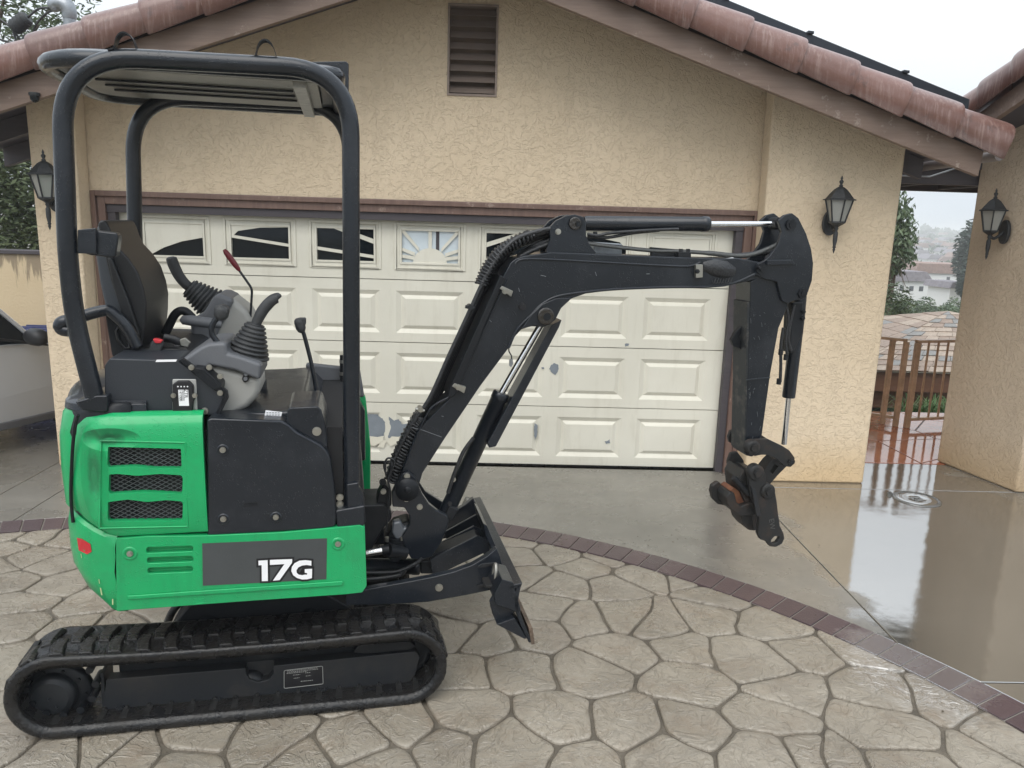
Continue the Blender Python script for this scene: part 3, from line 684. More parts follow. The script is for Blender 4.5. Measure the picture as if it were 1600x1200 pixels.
# rafters ends under the eaves
for x0, x1, nm in ((-4.0, -3.26, 'eave_board'), (2.95, 3.2, 'eave_board')):
    for yb in (5.9, 6.6, 7.3):
        s_ = -1 if x0 < 0 else 1
        xa, xb = (x0, x1)
        HB().prism([(xa, zb(xa)+.02), (xb, zb(xb)+.02), (xb, zb(xb)+.16), (xa, zb(xa)+.16)], yb, yb+.06).build(nm, SOFFIT, roof)
# solar panel on the right slope
sp = empty('solar_panel', (1.5, 6.5, 3.2)); tag(sp, 'black solar panel array lying on the right slope of the garage roof', 'solar panel')
PANEL = mat('solar_glass', (.02, .025, .04), .15, spec=.7); PFR = mat('solar_frame', (.03, .035, .045), .4, metal=.5)
_sa, _sb = onY(1235, 47, 5.65), onY(1464, 141, 5.65)
def spz(x): return _sa.z+(_sb.z-_sa.z)*(x-_sa.x)/(_sb.x-_sa.x)-.012
SPX = onY(1514, 164, 5.65).x
mbp = MB().prism([(a-1.5, spz(a)-3.2+b) for a, b in ((.9, -.035), (SPX, -.035), (SPX, .04), (.9, .04))], -.85, 2.5); mbp.build('frame', PFR, sp, bevel=.003)
MB().prism([(a-1.5, spz(a)-3.2+b) for a, b in ((.93, .041), (SPX-.03, .041), (SPX-.03, .044), (.93, .044))], -.82, 2.4).build('glass', PANEL, sp)
for a in (1.55, 2.15, 2.85):
    MB().prism([(a-1.52, spz(a)-3.2+.04), (a-1.48, spz(a)-3.2+.035), (a-1.48, spz(a)-3.2+.052), (a-1.52, spz(a)-3.2+.055)], -.87, -.83).build('clamp', PFR, sp)
    MB().prism([(a-1.51, spz(a)-3.2-.2), (a-1.49, spz(a)-3.2-.2), (a-1.49, spz(a)-3.2+.03), (a-1.51, spz(a)-3.2+.03)], -.80, -.78).build('mount', PFR, sp)
# eave camera
pc = onY(54, 150, 5.19); t = empty('eave_camera', pc); tag(t, 'small black dome camera under the left eave board', 'camera')
MB().lathe([(.032, .0), (.034, -.012), (.03, -.02)], (0, 0, .02)).build('base', LANT, t); MB().lathe([(.027, .0), (.027, -.018), (.018, -.034), (.001, -.04)], (0, 0, .0)).build('dome', GLASSD, t)
# gutter end at the right eave
gx = MB(); pg = onY(1562, 243, 5.3)
gx.tube([pg+Vector((.0, 0, 0)), pg+Vector((.02, 2.6, -.02))], .035, 10); o_ = gx.build('gutter', mat('gutter_paint', (.2, .17, .16), .4), None); o_.parent = roof; o_.matrix_parent_inverse = Matrix.Translation(-HP)

# ================================================================ RIGHT HOUSE
sh = empty('side_house', (4.0, 5.5, 0)); tag(sh, 'neighbouring stucco wing at the right edge with its own tiled rake', 'house')
class SB(MB):
    def build(s, name, mt, parent=None, **k):
        s.v = [(x-4.0, y-5.5, z) for x, y, z in s.v]; return MB.build(s, name, mt, parent or sh, **k)
SB().prism([(4.031, 5.488), (7.5, 5.40), (7.5, 6.5), (3.86, 6.27), (3.888, 6.16)], 0, 2.92, 'z').build('wall', STUCCO2, bevel=.02, seg=3)
# oblique rake: runs towards the camera in plane x=3.55 and rises
A_ = onX(1526, 205, 3.60); B_ = onX(1612, 146, 3.60)
dirv = (B_-A_).normalized(); E0 = A_-dirv*.35; E1 = A_+dirv*2.4
soff = SB(); n_up = Vector((0, 0, 1)) 
for nm, dx0, dx1, dz0, dz1, mt_ in (('barge_board', 0, .045, .0, .13, BARGE), ('soffit', .045, 2.6, .05, .10, SOFFIT)):
    q0, q1 = E0, E1
    vs = [Vector((q0.x+dx0, q0.y, q0.z+dz0)), Vector((q0.x+dx1, q0.y, q0.z+dz0)), Vector((q0.x+dx1, q0.y, q0.z+dz1)), Vector((q0.x+dx0, q0.y, q0.z+dz1)),
          Vector((q1.x+dx0, q1.y, q1.z+dz0)), Vector((q1.x+dx1, q1.y, q1.z+dz0)), Vector((q1.x+dx1, q1.y, q1.z+dz1)), Vector((q1.x+dx0, q1.y, q1.z+dz1))]
    SB().add(vs, [[0, 1, 2, 3], [7, 6, 5, 4], [0, 4, 5, 1], [1, 5, 6, 2], [2, 6, 7, 3], [3, 7, 4, 0]]).build(nm, mt_)
srf = SB().box(3.75, 6, 5.9, 6.0, 2.9, 2.92).build('roof', SOFFIT)
ux = dirv; uy = Vector((1, 0, 0)); uz = ux.cross(uy).normalized()
if uz.z < 0: uz = -uz
for i in range(8):
    pos = E0+dirv*(.12+i*.372)+uz*.235+Vector((.02, 0, 0))-Vector((4.0, 5.5, 0))
    _r = ux.cross(uy).dot(uz) > 0
    o_ = bpy.data.objects.new('rake_tile', tme if _r else tme2); COL.objects.link(o_); o_.parent = srf
    mm = Matrix((ux, uy if ux.cross(uy).dot(uz) > 0 else -uy, uz)).transposed().to_4x4(); mm.translation = pos; o_.matrix_local = mm
# breezeway roof between the houses
bz = empty('breezeway_roof', (3.4, 6.9, 2.35)); tag(bz, 'dark timber breezeway roof bridging the gap between the two houses', 'canopy roof')
def loc(mb_, o): mb_.v = [(x-o[0], y-o[1], z-o[2]) for x, y, z in mb_.v]; return mb_
_bz = onY(1475, 300, 7.7).z-2.22
loc(MB().box(2.90, 6.0, 6.25, 7.7, 2.32+_bz, 2.42+_bz), (3.4, 6.9, 2.35)).build('deck', SOFFIT, bz)
loc(MB().box(2.90, 6.0, 7.62, 7.72, 2.22+_bz, 2.319+_bz), (3.4, 6.9, 2.35)).build('beam', SOFFIT, bz, bevel=.004)
loc(MB().box(2.93, 6.0, 6.30, 6.38, 2.20+_bz, 2.318+_bz), (3.4, 6.9, 2.35)).build('beam', SOFFIT, bz, bevel=.004)
for x in (3.2, 3.75, 4.3): loc(MB().box(x, x+.05, 6.39, 7.61, 2.235+_bz, 2.317+_bz), (3.4, 6.9, 2.35)).build('rafter', SOFFIT, bz, bevel=.003)
loc(MB().prism([(2.93, 2.43), (4.6, 2.43), (4.6, 2.47), (3.4, 2.9), (2.93, 3.0)], 6.6, 6.65), (3.4, 6.9, 2.35)).build('fascia', SOFFIT, bz)
loc(MB().tube([(3.0, 6.28, 2.62), (3.35, 6.2, 2.44), (3.75, 6.1, 2.46)], .008, 6).tube([(2.95, 6.24, 2.36), (3.45, 6.24, 2.36), (3.8, 6.1, 2.5)], .008, 6), (3.4, 6.9, 2.35)).build('conduit', GALV, bz)

# ================================================================ WALL LANTERNS
def lantern():
    t = empty('wall_lantern', (0, 0, 0)); S_ = 1.0
    # body is at the origin, wall is towards +y
    def sq(z, r_): return [(r_*math.cos(R(a)), r_*math.sin(R(a)), z) for a in (45, 135, 225, 315)]
    hx = lambda z, r_: [(r_*math.cos(R(a)), r_*math.sin(R(a)), z) for a in range(30, 390, 60)]
    MB().loft([hx(.085, .118), hx(.092, .118), hx(.098, .100), hx(.135, .072), hx(.165, .046), hx(.178, .028), hx(.186, .012)], True, True, False).build('roof_cap', LANT, t)
    MB().lathe([(.012, 0), (.016, .008), (.008, .018), (.014, .030), (.016, .040), (.006, .052), (.009, .062), (.001, .082)], (0, 0, .184), n=12).build('finial', LANT, t)
    cage = MB()
    for a in range(30, 390, 60):
        p0 = (.098*math.cos(R(a)), .098*math.sin(R(a)), .088); p1 = (.056*math.cos(R(a)), .056*math.sin(R(a)), -.075); cage.tube([p0, p1], .0058, 6)
    cage.loft([hx(-.070, .060), hx(-.080, .062), hx(-.092, .045), hx(-.105, .022), hx(-.112, .016)], True, True, False); cage.build('cage', LANT, t)
    for a in range(30, 390, 60):
        b_ = a+60; c1 = lambda a_, r_, z: (r_*math.cos(R(a_)), r_*math.sin(R(a_)), z)
        MB().add([c1(a, .093, .084), c1(b_, .093, .084), c1(b_, .053, -.070), c1(a, .053, -.070), c1(a, .090, .084), c1(b_, .090, .084), c1(b_, .050, -.070), c1(a, .050, -.070)], [[0, 1, 2, 3], [7, 6, 5, 4], [0, 4, 5, 1], [1, 5, 6, 2], [2, 6, 7, 3], [3, 7, 4, 0]]).build('glass_pane', FROST, t)
    MB().lathe([(.012, 0), (.016, -.02), (.010, -.035), (.017, -.05), (.017, -.11), (.010, -.15), (.014, -.158), (.008, -.166), (.011, -.176), (.001, -.205)], (0, 0, -.105), n=12).build('tail', LANT, t)
    MB().tube(spline([(0, .01, -.12), (0, .04, -.135), (0, .08, -.11), (0, .115, -.075)], 5), .012, 8).build('arm', LANT, t)
    pl = [(.062*math.cos(R(a)), .098*math.sin(R(a))-.08) for a in range(0, 360, 15)]
    MB().prism(pl, .105, .135).build('back_plate', LANT, t, bevel=.008)
    return t
lan = lantern()
def kids(o): return [c for c in bpy.data.objects if c.parent == o]
def copy_tree(o):
    c = link_copy(o)
    for k_ in kids(o): link_copy(k_, c)
    return c
spots = [((-3.06, 5.485, 2.045), 0, 'black six-sided wall lantern on the pier at far left, beside the car side'),
         ((2.415, 5.485, 2.045), 0, 'black wall lantern on the wide pier right of the garage door, beside the excavator arm'),
         ((3.80, 5.92, 2.02), -90, 'black wall lantern on the right wing, right of the gap to the valley')]
for i, (p, a, lb) in enumerate(spots):
    t = lan if i == 0 else copy_tree(lan)
    t.location = p; t.rotation_euler = (0, 0, R(a)); t.scale = (.93,)*3; tag(t, lb, 'lantern', 'black wall lanterns on the stucco')
# ================================================================ MINI EXCAVATOR
ex = empty('mini_excavator', WV*W0+U*U0, MY)
tag(ex, 'green and black mini excavator on rubber tracks, canopy above, arm folded down without bucket', 'mini excavator')
def P(pts, y0, y1, name, mt, parent=None, bevel=.004, seg=2, face=None, r=0, rn=4):
    """outline traced in the photograph on the plane y=face, given depth y0..y1"""
    q = mpl(pts, y0 if face is None else face)
    if r: q = roundpoly(q, r, rn)
    return MB().prism(q, y0, y1).build(name, mt, parent or ex, bevel=bevel, seg=seg)
def bolt(px, py, y, parent, r=.012, mt=None, recess=False):
    x, z = ml(px, py, y); b = MB(); b.ycyl(x, z, y+.004, y-.003, r*1.25, 16); b.ycyl(x, z, y-.003, y-.010, r, 6); b.ycyl(x, z, y-.010, y-.011, r*.45, 8)
    return b.build('bolt', mt or STEEL, parent)
# ---- tracks
def track(y0, y1, near):
    yc = (y0+y1)/2; cr, cf = (Vector((-.612, .170)), Vector((.652, .164))) if near else (Vector((-.20, .170)), Vector((.56, .164))); Ro, Ri = .150, .126
    def path(s_):     # arclength -> (pos, tangent) on the outer surface radius Ro
        d = cf-cr; L = d.length; e = d/L; n_ = Vector((-e.y, e.x)); pi = math.pi; tot = 2*L+2*pi*Ro; s_ %= tot
        sag = lambda t_: -.012*math.sin(pi*t_)
        if s_ < L: t_ = s_/L; return cr+e*s_+n_*(Ro+sag(t_)), e, n_
        s_ -= L
        if s_ < pi*Ro: a = s_/Ro; n2 = n_*math.cos(a)+e*math.sin(a); return cf+n2*Ro, Vector((n2.y, -n2.x)), n2
        s_ -= pi*Ro
        if s_ < L: return cf-e*s_-n_*Ro, -e, -n_
        s_ -= L; a = s_/Ro; n2 = -(n_*math.cos(a)+e*math.sin(a)); return cr+n2*Ro, Vector((n2.y, -n2.x)), n2
    d = (cf-cr).length; tot = 2*d+2*math.pi*Ro
    N = 150; rings = []
    prof = [(y0, .012), (y0+.012, .013), (y0+.024, .003), (yc-.03, .003), (yc-.018, .012), (yc+.018, .012), (yc+.03, .003), (y1-.024, .003), (y1-.012, .013), (y1, .012), (y1+.004, -.006), (y1-.002, -.030), (y1-.02, -.028), (y0+.02, -.028), (y0+.002, -.030), (y0-.004, -.006), (y0-.0045, .004)]
    for i in range(N):
        p, t_, n_ = path(tot*i/N); rings.append([(p.x+n_.x*h, y, p.y+n_.y*h) for y, h in prof])
    b = MB(); b.loft(rings+[rings[0]], True, False, True); tr_ = b.build('rubber_track', RUBBER, ex)
    # tread blocks, staggered left and right
    K = 36 if near else 25; lug = None; half = (y1-y0)/2
    def lugmesh(w0, w1, s_):
        # block from the middle towards one side, wider at the outside, sloping flanks
        pts = [(-.016, w0), (.030, w0), (.030, (w0+w1)*.5), (.044, w1*.93), (.040, w1), (-.012, w1), (-.016, w1*.8), (-.030, (w0+w1)*.45)]
        lo_ = [(a, s_*b_) for a, b_ in pts]; cx_ = .006; up_ = [(cx_+(a-cx_)*.72, s_*(b_ if 0 else (w0+w1)/2+(b_-(w0+w1)/2)*.93)) for a, b_ in pts]
        return MB().loft([[(a, b_, -.002) for a, b_ in lo_], [(a, b_, .0155) for a, b_ in up_]], True, True, False)
    protos = [lugmesh(-.02, half-.013, -1).build('tread_block', RUBBER, tr_, bevel=.003, seg=1), lugmesh(-.02, half-.013, 1).build('tread_block', RUBBER, tr_, bevel=.003, seg=1)]
    used = [False, False]
    for i in range(K):
        for s_ in (0, 1):
            p, t_, n_ = path(tot*(i+.5*s_)/K)
            mm = Matrix(((t_.x, 0, n_.x, p.x+n_.x*.004), (0, 1, 0, yc), (t_.y, 0, n_.y, p.y+n_.y*.004), (0, 0, 0, 1)))
            o_ = protos[s_] if not used[s_] else link_copy(protos[s_], tr_); used[s_] = True
            o_.matrix_local = mm
    # steel link teeth on the inside
    tb = MB()
    for i in range(44 if near else 30):
        p, t_, n_ = path(tot*(i+.3)/(44 if near else 30))
        for yy in ((y0+.085, y0+.105), (y1-.105, y1-.085)):
            vs = []
            for h in (-.026, -.040):
                for a in (-.008, .008):
                    for y in yy: q = p+t_*a*(1 if h > -.03 else .6)+n_*h; vs.append((q.x, y, q.y))
            tb.add(vs, [[0, 1, 3, 2], [4, 6, 7, 5], [0, 4, 5, 1], [2, 3, 7, 6], [0, 2, 6, 4], [1, 5, 7, 3]])
        vs = []
        for h in (-.022, -.030):
            for a in (-.012, .012):
                for y in (y0+.03, y1-.03): q = p+t_*a+n_*h; vs.append((q.x, y, q.y))
        tb.add(vs, [[0, 1, 3, 2], [4, 6, 7, 5], [0, 4, 5, 1], [2, 3, 7, 6], [0, 2, 6, 4], [1, 5, 7, 3]])
    tag(tb.build('drive_teeth', mat('worn_link_steel', (.028, .028, .028), .35, metal=.3, var=.4, vscale=30), tr_), kind='stuff')
    return cr, cf
cr, cf = track(-.512, -.285, True); track(.285, .512, False)
yo = -.415
# side beam
bm = P([(166, 1062), (400, 1043), (650, 1018), (656, 1026), (650, 1052), (640, 1068), (608, 1077), (545, 1086), (480, 1090), (440, 1087), (400, 1092), (345, 1104), (290, 1106), (250, 1104), (215, 1114), (165, 1117), (160, 1105)], yo, yo+.05, 'track_frame', BEAMP, None, .006)
nv = mpl([(384, 1036), (427, 1032), (427, 1052), (420, 1062), (404, 1066), (390, 1062), (384, 1052)], yo)
cut(bm, [MB().prism(nv, yo-.05, yo+.044)])
MB().prism([(-.43, .20), (.60, .20), (.62, .17), (.60, .07), (-.43, .075)], yo+.051, -.30).build('track_frame_core', BLACKM, ex)
P([(552, 1020), (560, 1008), (640, 1002), (650, 1010), (640, 1016), (570, 1022)], yo+.01, yo+.09, 'top_slide', BLACKM, bm, .004)
P([(156, 1052), (162, 1052), (166, 1116), (160, 1117)], yo+.002, yo+.12, 'end_plate', BEAMP, bm, .003)
for q in ((188, 1108), (340, 1095), (505, 1078)): bolt(*q, yo-.002, bm, .015, BEAMP)
for q in (258, 308, 440, 486): x, z = ml(q, 1040-(q-258)*.08, yo); MB().box(x-.004, x+.004, yo+.03, yo+.06, z, z+.07).build('web', BEAMP, bm)
plate = P([(444, 1047), (504, 1040), (505, 1068), (444, 1075)], yo-.0025, yo-.0005, 'data_plate', BLACKPR, bm, 0, face=yo, r=.004)
PR = mat('plate_print', (.34, .34, .32), .5)
fr_ = mpl([(444, 1047), (504, 1040), (505, 1068), (444, 1075)], yo); fr_ = roundpoly(fr_, .006, 3)
MB().tube([(x, yo-.003, z) for x, z in fr_]+[(fr_[0][0], yo-.003, fr_[0][1])], .0013, 4).build('border', PR, plate)
rnd = random.Random(6); tm_ = MB()
for (x0, x1, yv) in ((449, 496, 1047.5), (449, 497, 1049.6), (448, 480, 1051.5), (458, 469, 1055), (477, 485, 1053.5), (459, 468, 1060), (478, 486, 1058.5), (470, 489, 1066)):
    x = x0
    while x < x1:
        w = rnd.uniform(1.2, 3); a = ml(x, yv-(x-449)*.105+.2, yo); b_ = ml(min(x1, x+w), yv-(x+w-449)*.105+.2, yo); tm_.add([(a[0], yo-.003, a[1]-.0012), (b_[0], yo-.003, b_[1]-.0012), (b_[0], yo-.003, b_[1]+.0012), (a[0], yo-.003, a[1]+.0012)], [[0, 1, 2, 3]]); x += w+.8
tm_.build('fine_print', PR, plate)
# drive motor and idler
dm = MB(); x, z = ml(92, 1080, -.36); dm.lathe([(.128, 0), (.128, -.02), (.115, -.03), (.09, -.034)], (x, -.36, z), (0, 1, 0), 40)
dr_ = dm.build('drive_sprocket', BLACKM, ex)
x1, z1 = ml(78, 1092, -.43); MB().lathe([(.085, .09), (.085, .02), (.074, .004), (.066, .003), (.064, .0), (.060, -.001), (.001, -.001)], (x1, -.43, z1), (0, 1, 0), 40).build('motor_cover', BEAMP, dr_)
bolt(76, 1093, -.431, dr_, .006, BEAMP); bolt(89, 1105, -.431, dr_, .006, BEAMP)
for a in range(0, 360, 36): MB().ycyl(x+.103*math.cos(R(a)), z+.103*math.sin(R(a)), -.385, -.398, .008, 6).build('bolt', BLACKM, dr_)
for a in range(0, 360, 30): MB().ycyl(cr.x+.118*math.cos(R(a)), cr.y+.118*math.sin(R(a)), -.36, -.44, .014, 10).build('sprocket_tooth', BLACKM, dr_)
idl = MB().lathe([(.04, -.04), (.09, -.02), (.094, -.03), (.118, -.03), (.118, .03), (.06, .03)], (cf.x, -.345, cf.y), (0, 1, 0), 36).build('idler_wheel', BLACKM, ex)
for xx in (-.25, .05, .35): MB().lathe([(.001, -.05), (.05, -.05), (.055, 0), (.055, .09), (.001, .09)], (xx, -.355, .080), (0, 1, 0), 20).build('track_roller', BLACKM, ex)
MB().prism([(-.08, .20), (.48, .20), (.50, .17), (.48, .07), (-.08, .075)], .30, .47).build('track_frame', BLACKM, ex, bevel=.005)
MB().lathe([(.001, -.1), (.118, -.05), (.118, .05), (.001, .05)], (-.20, .38, .17), (0, 1, 0), 24).build('drive_sprocket', BLACKM, ex)
MB().lathe([(.001, -.04), (.118, -.04), (.118, .04), (.001, .04)], (.56, .38, .164), (0, 1, 0), 24).build('idler_wheel', BLACKM, ex)
# undercarriage centre
uc = MB(); uc.prism(roundpoly([(-.20, .15), (.42, .15), (.46, .30), (.30, .41), (-.16, .41), (-.26, .28)], .03), -.26, .26).build('undercarriage_frame', BLACKM, ex, bevel=.01)
for s_ in (-1, 1):
    MB().tube([(-.12, s_*.2, .30), (-.12, s_*.33, .25)], .045, 12).tube([(.28, s_*.2, .30), (.28, s_*.33, .25)], .045, 12).build('cross_tube', BLACKM, ex)
MB().lathe([(.30, .40), (.30, .43), (.27, .44), (.27, .485), (.32, .49), (.32, .53)], (.02, 0, 0), n=36).build('slew_ring', BLACKM, ex)
hp_ = MB(); hp_.tube(spline([tuple(mp3(262, 972, -.1)), tuple(mp3(270, 955, -.12)), tuple(mp3(283, 940, -.12)), tuple(mp3(295, 925, -.1))], 5), .016, 8).tube(spline([tuple(mp3(275, 972, -.12)), tuple(mp3(284, 955, -.14)), tuple(mp3(295, 940, -.12))], 5), .012, 8).build('travel_hose', HOSE, ex)
# ---- upper structure: floor plate, counterweight, covers
MB().prism([(-.40, .50), (.50, .50), (.50, .56), (-.40, .56)], -.455, .455).build('deck_plate', BLACKM, ex, bevel=.006)
def corner(xf, xr_, yn, rc, bulge, zf=1, n=8):      # plan outline of the tail: near side, rounded corner, round back, far side
    pts = [(xf, yn)]
    for k_ in range(n+1):
        a = R(-90-90*k_/n); pts.append((xr_+rc+rc*math.cos(a), yn+rc+rc*math.sin(a)))
    for k_ in range(1, 8):
        t_ = k_/8; y = (yn+rc)*(1-t_)+(-yn-rc)*t_; pts.append((xr_-bulge*math.sin(math.pi*t_), y))
    for k_ in range(n+1):
        a = R(180-90*k_/n); pts.append((xr_+rc+rc*math.cos(a), -yn-rc+rc*math.sin(a)))
    pts.append((xf, -yn)); return pts
x178 = ml(179, 900, -.5)[0]
rings = []
for z, dx, dn, rc in ((.478, .150, .02, .06), (.50, .13, .005, .09), (.56, .06, .0, .14), (.64, .012, .0, .18), (.70, 0, .0, .20), (.79, .0, .0, .20), (.825, .006, .003, .20), (.838, .02, .012, .19)):
    rings.append([(x, y, z if z < .75 else z-.062*max(0, 1-max(0, (-.385-x))/.13)) for x, y in corner(x178-.003, -.572+dx, -.497+dn, rc, .05)])
cw = MB().loft(rings, True, True, True).build('counterweight', GREEN, ex, bevel=.006); cw['label'] = 'rounded green counterweight with a red reflector'
cutc = MB(); x, z = ml(125, 860, -.33); cutc.lathe([(.04, -.1), (.04, .06)], (x-.03, -.30, z), (1, .4, 0), 16)
rf_pts = [(120, 840), (128, 842), (141, 850), (143, 862), (136, 866), (123, 860)]
def on_corner(px_, py_):
    # hit the vertical corner surface of the counterweight (circle in plan)
    cxp, cyp, rr = -.572+.20, -.497+.20, .202
    d = ray(px_, py_); o_ = O-(WV*W0+U*U0); ou, ow, du, dw = o_.dot(U)-cxp, o_.dot(WV)-cyp, d.dot(U), d.dot(WV)
    a = du*du+dw*dw; b_ = 2*(ou*du+ow*dw); c_ = ou*ou+ow*ow-rr*rr; D = b_*b_-4*a*c_; t_ = (-b_-math.sqrt(max(0, D)))/(2*a); p = o_+d*t_; return Vector((p.dot(U), p.dot(WV), p.z+0))
vs = [on_corner(*q) for q in rf_pts]; MB().add(vs, [[0, 1, 2, 3, 4, 5]]).build('reflector', REDREF, cw, recalc=False)
SCR = mat('bare_scratch', (.42, .50, .25), .5)
sc_ = MB()
for q in ([(156, 918), (158, 919), (160, 930), (158, 930)], [(175, 936), (177, 936), (177, 945), (175, 945)], [(154, 905), (155, 905), (156, 912), (155, 912)], [(126, 865), (127, 865), (128, 872), (127, 872)]):
    sc_.add([on_corner(a, b) for a, b in q], [[0, 1, 2, 3]])
sc_.build('paint_scratch', SCR, cw, recalc=False)
x, z = ml(122, 868, -.36); MB().lathe([(.026, 0), (.026, .03), (.001, .03)], (x-.012, -.345, z-.02), (.8, .6, 0), 16).build('tie_down_hole', BLACKPR, cw)
# lower side panel
lp = P([(181, 842), (230, 838), (320, 837), (440, 832), (562, 821), (570, 824), (573, 916), (566, 926), (540, 929), (380, 940), (182, 955)], -.502, -.47, 'lower_side_panel', GREEN, None, .007, 3)
slots = []
for (xa, ya, xb) in ((228, 860, 302), (229, 876, 302), (230, 892, 302)):
    pts = [(xa+2, ya-4.5), (xb-2, ya-7), (xb, ya-2.5), (xb-2, ya+1.5), (xa+2, ya+4.5), (xa, ya)]; slots.append(MB().prism(roundpoly(mpl(pts, -.502), .006, 3), -.55, -.478))
x0, z0 = ml(181, 900, -.502)
cut(lp, slots)
MB().prism(mpl([(225, 852), (306, 848), (306, 900), (225, 905)], -.477), -.4775, -.4765).build('slot_back', mat('grey_muffler', (.20, .20, .19), .5, col2=(.03, .03, .03), vscale=6), lp)
rib = P([(199, 930), (535, 907), (537, 910), (534, 914), (200, 936)], -.509, -.5025, 'pressed_rib', GREEN, lp, .003, 2, face=-.502)
P([(316, 849), (511, 841), (510, 905), (317, 915)], -.5035, -.5022, 'decal_stripe', DECAL, lp, 0, face=-.502)
G6 = lambda pts: [(350+a*.14375, 850+b*.14375) for a, b in pts]
one = [(375, 178), (475, 172), (478, 398), (412, 400), (410, 226), (376, 228)]
sev = [(500, 170), (742, 160), (740, 200), (605, 388), (533, 394), (658, 214), (500, 224)]
gee = [(950, 180), (950, 232), (900, 224), (850, 230), (808, 250), (788, 282), (792, 312), (815, 330), (850, 336), (880, 330), (903, 330), (903, 312), (878, 308), (878, 270), (958, 266), (956, 366), (905, 380), (850, 382), (795, 366), (752, 335), (732, 290), (738, 245), (768, 205), (820, 178), (885, 172)]
def offset(pts, d):
    n_ = len(pts); ar = sum(pts[i][0]*pts[(i+1) % n_][1]-pts[(i+1) % n_][0]*pts[i][1] for i in range(n_)); s_ = 1 if ar > 0 else -1; out_ = []
    for i in range(n_):
        a, b, c_ = Vector(pts[i-1]), Vector(pts[i]), Vector(pts[(i+1) % n_]); e1 = (b-a).normalized(); e2 = (c_-b).normalized(); n1 = Vector((e1.y, -e1.x))*s_; n2 = Vector((e2.y, -e2.x))*s_; m_ = (n1+n2)
        if m_.length < .2: m_ = n1
        m_ = m_.normalized(); k_ = d/max(.5, m_.dot(n1)); out_.append(tuple(b+m_*k_))
    return out_
for nm, gl_ in (('digit_one', one), ('digit_seven', sev), ('letter_g', gee)):
    P(G6(offset(gl_, 22)), -.5045, -.5036, nm+'_outline', BLACKPR, lp, 0, face=-.502); 
    P(G6(gl_), -.5052, -.5046, nm, WHITE, lp, 0, face=-.502)
def dimple(px_, py_, y, parent, r_=.026, mt_=None):
    x, z = ml(px_, py_, y); MB().lathe([(r_, .0005), (r_*.9, -.0025), (r_*.72, -.0035), (r_*.58, -.001), (r_*.5, .002)], (x, y, z), (0, 1, 0), 24).build('pressed_dimple', mt_, parent); bolt(px_, py_, y-.001, parent, .0085)
for q in ((203, 865), (528, 850)): dimple(*q, -.503, lp, .026, GREEN)
# engine side cover (green) with three mesh vents: thick wrapped panel
def cover_ring(z, dx, dn):
    xf, yn, rc, xr_ = ml(320, 740, -.5)[0], -.500+dn, .17, -.545+dx
    outer = [(xf, yn), (xr_+rc, yn)]+[(xr_+rc+rc*math.cos(R(-90-k_*10)), yn+rc+rc*math.sin(R(-90-k_*10))) for k_ in range(1, 9)]
    inner_ = [(xf, yn+.025), (xr_+rc, yn+.025)]+[(xr_+rc+(rc-.025)*math.cos(R(-90-k_*10)), yn+rc+(rc-.025)*math.sin(R(-90-k_*10))) for k_ in range(1, 9)]
    def zz(x): return z
    return [(x, y) for x, y in outer+inner_[::-1]]
rings = []
for t_, dx, dn in ((0, .030, .022), (.012, .012, .006), (.05, .0, .0), (.35, .0, -.004), (.65, .010, -.004), (.88, .026, .001), (.96, .036, .012), (1, .055, .035)):
    pts = cover_ring(0, dx, dn); r3 = []
    for x, y in pts:
        zb_ = .770+.0*x+min(.085, max(0, (-.37-x))*.55); zt_ = 1.216; r3.append((x, y, zb_+(zt_-zb_)*t_))
    rings.append(r3)
ec = MB().loft(rings, True, True, True).build('engine_side_cover', GREEN, ex); ec['label'] = 'dented green engine cover with three mesh vents'
vents = [[(169, 698), (283, 701), (284, 728), (281, 731), (240, 731), (210, 728), (171, 730), (168, 726)], [(171, 741), (184, 740), (215, 743), (250, 740), (283, 742), (286, 746), (285, 768), (282, 771), (225, 768), (173, 771), (170, 767)], [(169, 784), (200, 780), (230, 784), (260, 781), (284, 783), (286, 787), (285, 811), (282, 813), (170, 814), (168, 810)]]
cut(ec, [MB().prism(roundpoly(mpl(v, -.5), .004, 2), -.56, -.44) for v in vents])
for p in ec.data.polygons: p.use_smooth = True
md = ec.modifiers.new('bevel', 'BEVEL'); md.width = .006; md.segments = 3; md.limit_method = 'ANGLE'; md.angle_limit = R(40); md.harden_normals = True
fr_o = mpl([(157, 689), (289, 692), (293, 823), (155, 826)], -.504)
for a, b in ((0, 1), (1, 2), (2, 3), (3, 0)):
    p, q = fr_o[a], fr_o[b]; MB().tube([(p[0], -.5015, p[1]), (q[0], -.5015, q[1])], .0032, 8).build('pressed_edge', GREEN, ec)
